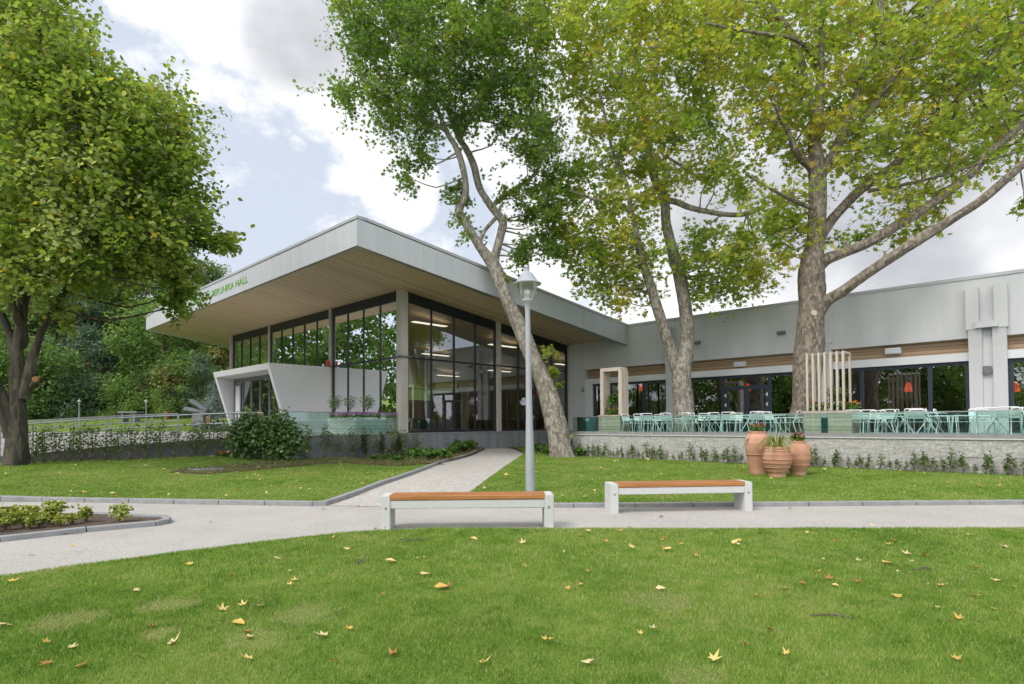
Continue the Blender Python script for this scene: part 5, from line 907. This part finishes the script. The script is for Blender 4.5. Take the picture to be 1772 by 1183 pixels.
tree('great_plane_tree', 'thickest plane tree with long rising limbs behind the hooped planter', W(P[0], 7.3, FLOOR-.1), Yd, [
    [(1392, 755, 0, .56), (1394, 715, 0, .50), (1396, 670, 0, .465), (1399, 620, 0, .455), (1402, 570, 0, .44), (1405, 530, 0, .43), (1404, 490, 0, .42), (1406, 450, 0, .37), (1412, 405, 0, .30), (1415, 350, 0, .28), (1413, 290, 0, .26), (1410, 230, 0, .20), (1418, 180, .1, .15), (1420, 90, .1, .12), (1425, -20, .1, .08)],
    [(1416, 545, -.1, .22), (1432, 520, -.3, .19), (1460, 502, -.6, .175), (1505, 470, -1.0, .17), (1550, 440, -1.3, .165), (1600, 408, -1.6, .16), (1650, 377, -1.9, .145), (1700, 345, -2.1, .13), (1772, 282, -2.4, .11), (1850, 220, -2.7, .08), (1930, 130, -3, .05)],
    [(1410, 470, 0, .23), (1428, 450, -.1, .2), (1465, 435, -.2, .18), (1505, 418, -.3, .175), (1560, 385, -.4, .165), (1606, 357, -.5, .155), (1675, 306, -.6, .14), (1712, 265, -.7, .125), (1772, 211, -.8, .11), (1860, 120, -1, .07)],
    [(1412, 420, .1, .22), (1428, 395, .3, .19), (1450, 368, .4, .175), (1492, 325, .5, .16), (1549, 284, .6, .15), (1586, 239, .7, .14), (1647, 183, .8, .125), (1687, 146, .8, .12), (1728, 81, .9, .10), (1775, 28, 1, .08), (1840, -60, 1, .05)],
    [(1414, 320, 0, .19), (1428, 290, -.1, .17), (1445, 262, -.2, .155), (1472, 195, -.3, .13), (1492, 134, -.3, .115), (1517, 73, -.4, .10), (1526, 0, -.4, .08), (1530, -80, -.4, .05)],
    [(1449, 250, -.2, .12), (1501, 199, -.1, .11), (1541, 138, 0, .12), (1582, 73, .1, .10), (1610, 15, .2, .08), (1640, -60, .3, .05)], [(1404, 290, 0, .15), (1388, 275, -.2, .13), (1375, 258, -.4, .115), (1363, 226, -.5, .08), (1340, 180, -.7, .05)], [(1411, 225, .1, .13), (1395, 140, .5, .11), (1371, 61, .8, .10), (1342, 15, 1, .085), (1320, -60, 1.2, .06)], [(1408, 360, -.3, .08), (1380, 350, -.6, .07), (1340, 330, -.9, .05), (1290, 300, -1.2, .03)],
    [(1420, 120, .1, .09), (1380, 70, -.6, .07), (1300, 55, -1.4, .05), (1220, 40, -1.9, .03)], [(1502, 330, .5, .07), (1560, 320, 0, .06), (1640, 300, -.5, .045), (1760, 262, -1, .03)]],
    [([(1200, -60), (1772, -60), (1900, 50), (1880, 260), (1772, 300), (1690, 325), (1630, 372), (1570, 392), (1520, 345), (1470, 350), (1445, 330), (1400, 300), (1340, 320), (1290, 260), (1230, 180), (1180, 60)], 50, 2.7, .64, 10, .0),
     ([(1430, 400), (1480, 370), (1520, 390), (1500, 420), (1450, 450)], 34, .7, .42, 6, .0), ([(1285, 305), (1400, 300), (1402, 400), (1382, 475), (1315, 465)], 36, 1.5, .58, 9, -.04), ([(1540, 395), (1660, 345), (1640, 385), (1580, 425), (1555, 430)], 36, .6, .36, 6, .0), ([(1752, 340), (1830, 320), (1830, 400), (1762, 385)], 38, .5, .4, 8, .0), ([(1180, -300), (1950, -300), (1950, 100), (1800, -60), (1190, -60)], 115, 2.7, .9, 8, 0)], M['leaf_plane'], M['bark_dark'], STAR, .235, 12, seed=11, tint_mid=.60, behind=.6)

gt = bpy.data.objects['great_plane_tree']; q = at(1408, 542, Yd-.40); m = MB(); m.tube([q+np.array([0, .08, 0]), q+np.array([.0, -.05, .01])], [.12, .10], 12); m.build('pruning_scar', M['planter_cap'], gt, True)
# low weeds and litter over the bare bed soil: nobody could count it
for s, k in ((SOILS[0], 5200), (SOILS[1], 1500)):
    q = np.array(s); X = RNG.uniform(q[:, 0].min(), q[:, 0].max(), k*4); Y = RNG.uniform(q[:, 1].min(), q[:, 1].max(), k*4); w = np.array([inpoly(x, y, s) for x, y in zip(X, Y)]); X, Y = X[w][:k], Y[w][:k]; n = len(X)
    o = leaves('bed_litter', np.stack([X, Y, lawn_z(X, Y)+.025+.03*RNG.random(n)], 1), up_normals(n, .6, .8), RNG.uniform(.015, .035, n), RNG.random(n)*.4, DIAMOND, M['litter']); tag(o, 'dry litter over the bare soil of the bed', 'litter', None, 'stuff')
    m_ = RNG.random(n) < .85; o = leaves('bed_weeds', np.stack([X, Y, lawn_z(X, Y)+.04+.03*RNG.random(n)], 1)[m_], up_normals(m_.sum(), .8, .6), RNG.uniform(.03, .06, m_.sum()), RNG.random(m_.sum()), DIAMOND, M['leaf_hedge']); tag(o, 'thin weeds growing over the bare soil of the bed', 'weeds', None, 'stuff')
# ================================================================== GRASS AND FALLEN LEAVES
PATCH = [(*hit_z(295, 1050, .05)[:2], .26), (*hit_z(275, 1102, .05)[:2], .13), (*hit_z(120, 1075, .05)[:2], .3), (*hit_z(530, 1065, .05)[:2], .3), (*hit_z(1190, 1165, .05)[:2], .22), (*hit_z(1140, 1040, .05)[:2], .35), (*hit_z(450, 1110, .05)[:2], .25)]
def vnoise(X, Y, s, seed):
    rg = np.random.default_rng(seed); g = rg.random((64, 64)); x = X/s % 63; y = Y/s % 63; i = x.astype(int); j = y.astype(int); u = x-i; v = y-j; u = u*u*(3-2*u); v = v*v*(3-2*v); i2 = (i+1) % 64; j2 = (j+1) % 64
    return (g[i, j]*(1-u)+g[i2, j]*u)*(1-v)+(g[i, j2]*(1-u)+g[i2, j2]*u)*v
def in_many(X, Y, P):
    c = np.zeros(len(X), bool); P = np.array([p[:2] for p in P], float); j = len(P)-1
    for i in range(len(P)):
        if P[i, 1] != P[j, 1]: c ^= ((P[i, 1] > Y) != (P[j, 1] > Y)) & (X < (P[j, 0]-P[i, 0])*(Y-P[i, 1])/(P[j, 1]-P[i, 1])+P[i, 0])
        j = i
    return c
def grass(name, label, poly, zf, dens, w, h, y0, y1, holes=(), fan=.93):
    A = (y1**2-y0**2)*fan+2.4*(y1-y0); n = int(A*dens); Y = np.sqrt(RNG.random(n)*(y1**2-y0**2)+y0**2); X = (RNG.random(n)*2-1)*(Y*fan+1.2); k = in_many(X, Y, poly)
    for q in holes: k &= ~in_many(X, Y, q)
    X, Y = X[k], Y[k]; tone = vnoise(X, Y, .9, 1)*.28+vnoise(X, Y, .16, 2)*.28+vnoise(X, Y, .06, 7)*.24+vnoise(X, Y, 3., 3)*.2; dry = np.zeros(len(X))
    for px, py, r in PATCH: dry = np.maximum(dry, 1-sstep(np.hypot(X-px, (Y-py)*1.0)+.12*(vnoise(X, Y, .08, 4)-.5), r*.3, r))
    k = RNG.random(len(X)) > dry*.3; X, Y, tone, dry = X[k], Y[k], tone[k], dry[k]; n = len(X)
    T = np.clip(1.5*tone-.27+RNG.normal(size=n)*.19, 0, .9); T = np.where(RNG.random(n) < .05+.12*(vnoise(X, Y, .5, 8) > .62)+dry*.8, np.where(dry > .15, RNG.uniform(.93, 1, n), RNG.uniform(.84, .98, n)), T)
    Z = zf(X, Y)-.004; hh = h*RNG.uniform(.5, 1.15, n)*(1-.45*dry)*(.8+.5*vnoise(X, Y, .35, 6)); th = RNG.random(n)*6.283; ww = w*RNG.uniform(.6, 1.2, n)/2; lean = hh*RNG.uniform(.1, .75, n); ph = RNG.random(n)*6.283
    dx, dy = np.cos(th)*ww, np.sin(th)*ww; V = np.empty((n, 3, 3)); V[:, 0] = np.stack([X-dx, Y-dy, Z], 1); V[:, 1] = np.stack([X+dx, Y+dy, Z], 1); V[:, 2] = np.stack([X+np.cos(ph)*lean, Y+np.sin(ph)*lean, Z+hh], 1)
    o = np_mesh(name, V.reshape(-1, 3), np.arange(3*n).reshape(-1, 3), M['grass'], None, np.repeat(T, 3)); print(name, n); return tag(o, label, 'grass', None, 'stuff')
grass('lower_grass', 'short green mown grass of the near lawn with dry patches', LOWPOLY, low_z, 9000, .0056, .032, 2.7, 5.2)
grass('lower_grass', 'short green mown grass of the near lawn up to the path', LOWPOLY, low_z, 4200, .0085, .034, 5.2, 9.4)
grass('left_grass', 'short green mown grass of the left lawn before the ramp', LEFTPOLY, lawn_z, 1000, .016, .036, 10.4, 24, SOILS)
grass('right_grass', 'short green mown grass of the right lawn below the terrace', RIGHTPOLY, lawn_z, 1100, .016, .036, 10.2, 27)
LM = []
for i in range(6):
    V0, F0 = STAR if i < 5 else HEART; V = V0.copy()*np.array([1, 1, 1]); r2 = (V[:, :2]**2).sum(1); cu = (.28, -.25, .5, .1, .35, .2)[i]; V[:, 2] += cu*r2*np.where(V[:, 0] > 0, 1, (1, .3, -.4, 1, .6, 1)[i])+RNG.normal(size=len(V))*.05
    LM.append((V, F0))
def fallen(p, s, k, t):
    V, F0 = LM[k]; o = np_mesh('fallen_leaf', V*s, F0, M['litter'], None, np.clip(t+RNG.normal(size=len(V))*.06, 0, 1)); o.location = p; o.rotation_euler = (random.uniform(-.5, .5), random.uniform(-.5, .5), random.uniform(0, 6.28)); return o
proto = []
for k in range(6):
    for t in (.12, .4, .62, .8, .97): proto.append(fallen((0, 0, 0), 1, k, t))
first = set()
def drop(p, s, label, group, k=None):
    k = random.randrange(len(proto)) if k is None else k; o = proto[k] if k not in first else proto[k].copy()
    if k in first: COL.objects.link(o)
    first.add(k); o.location = p; o.scale = (s, s, s); o.rotation_euler = (random.uniform(-.28, .28), random.uniform(-.28, .28), random.uniform(0, 6.28)); tag(o, label, 'leaf', group)
NEAR = [(675, 970), (735, 993), (762, 1015), (775, 1014), (510, 1003), (501, 1010), (385, 1054), (420, 1046), (448, 1048), (412, 1077), (430, 1101), (262, 1082), (80, 1110), (82, 1146), (430, 1139), (425, 1092), (298, 1111), (945, 1105), (560, 1099), (605, 1086), (580, 1142), (835, 1145), (1130, 1086), (1292, 1115), (1551, 1031), (1684, 1029), (1720, 1003), (1660, 1069), (1630, 1012), (1413, 989), (1356, 1018), (1390, 1008), (1485, 1006), (1540, 941), (1545, 935), (1570, 957), (1280, 934), (1272, 937), (1145, 933), (1150, 930), (1075, 916), (1235, 1139), (1655, 1139), (1600, 960), (1535, 973), (1485, 969), (1690, 982), (1435, 1000), (1015, 1143), (600, 949), (575, 930), (620, 966), (695, 931), (5, 1079), (20, 1005), (405, 993), (650, 915), (668, 912), (745, 926), (820, 932), (905, 938), (1093, 945), (1155, 950), (1205, 960), (1283, 912), (1510, 908), (1680, 925), (1740, 945), (1050, 936), (245, 965), (125, 945), (55, 960), (235, 1020), (480, 965), (330, 975), (1018, 918), (1005, 926), (1090, 912), (1310, 1030), (140, 1150), (680, 1130)]
for x, y in NEAR: p = hit_z(x, y, .082); drop(p, .06+.035*random.random(), 'dry yellow brown leaf fallen on the near lawn', 'leaves fallen on the near lawn')
ex = 0
while ex < 45:
    Y = math.sqrt(random.uniform(3.4**2, 7.7**2)); X = random.uniform(-.86, .86)*Y
    if inpoly(X, Y, LOWPOLY) and (random.random() < .35+.65*(X > 0)): ex += 1; drop((X, Y, .08), random.uniform(.028, .065), 'dry yellow brown leaf fallen on the near lawn', 'leaves fallen on the near lawn')
def scatter(n, poly, zf, off, smin, smax, label, group, y0, y1, dens=None):
    c = 0; t = 0
    while c < n and t < 30000:
        t += 1; Y = math.sqrt(random.uniform(y0*y0, y1*y1)); X = random.uniform(-1, 1)*Y*.86
        if not inpoly(X, Y, poly) or (dens and random.random() > dens(X, Y)): continue
        c += 1; drop((X, Y, float(zf(X, Y))+off), random.uniform(smin, smax), label, group)
scatter(65, RIGHTPOLY, lawn_z, .05, .06, .10, 'dry yellow leaf fallen on the right lawn below the terrace', 'leaves fallen on the right lawn', 10.4, 21, lambda X, Y: .35+.65*(Y > 13))
scatter(72, LEFTPOLY, lawn_z, .05, .06, .095, 'dry yellow leaf fallen on the left lawn before the ramp', 'leaves fallen on the left lawn', 11, 20)
scatter(14, PATHPOLY, lambda X, Y: hgt(X, Y), .02, .035, .06, 'dry brown leaf lying on the block paved path', 'leaves on the paved path', 10.5, 24)
for x, y in ((60, 862), (40, 865), (75, 863), (150, 867), (235, 868), (250, 866), (315, 868), (340, 869), (368, 869), (55, 958), (365, 902), (500, 873), (620, 875), (1108, 880), (1140, 882), (1165, 881), (1187, 881), (1217, 881), (1145, 893), (1368, 879), (940, 880), (985, 881), (1390, 881), (560, 880), (143, 907)):
    p = hit_z(x, y, .02); drop(p, random.uniform(.04, .07), 'dry leaf lying on the pale gravel path', 'leaves on the gravel path')
n = 420; LX = RNG.uniform(-18, 18, n*6); LY = RNG.uniform(11, 26, n*6); w = (in_many(LX, LY, LEFTPOLY) | in_many(LX, LY, RIGHTPOLY)); LX, LY = LX[w][:n], LY[w][:n]
tag(leaves('leaf_litter', np.stack([LX, LY, lawn_z(LX, LY)+.035], 1), up_normals(len(LX), .35, 1), RNG.uniform(.03, .075, len(LX)), RNG.random(len(LX)), STAR, M['litter']), 'scattered small fallen leaves over the two far lawns', 'leaf litter', None, 'stuff')
for k in range(len(proto)):
    if k not in first: bpy.data.objects.remove(proto[k])
for x, y, l, ang in ((720, 935, .35, .3), (100, 925, .6, .2), (1440, 1067, .3, -.2), (625, 972, .15, 1), (1600, 985, .2, .1)):
    p = hit_z(x, y, .075 if y > 930 else .01); m = MB(); d = np.array([math.cos(ang), math.sin(ang), 0])*l/2; m.tube(spline([p-d, p+np.array([0, .02, .012]), p+d], 3), [.006, .007, .007, .006, .006, .005, .003], 5); m.tube([p, p+np.array([.06, .05, .03])], [.004, .002], 4)
    tag(m.build('fallen_twig', M['bark_dark']), ['thin forked twig on the lawn just below the left bench', 'long thin twig on the gravel below the island kerb', 'dark twig on the lawn at the lower right', 'short grey twig on the lawn left of the bench', 'short twig on the lawn far right'][[720, 100, 1440, 625, 1600].index(x)], 'twig', 'twigs fallen on the ground')
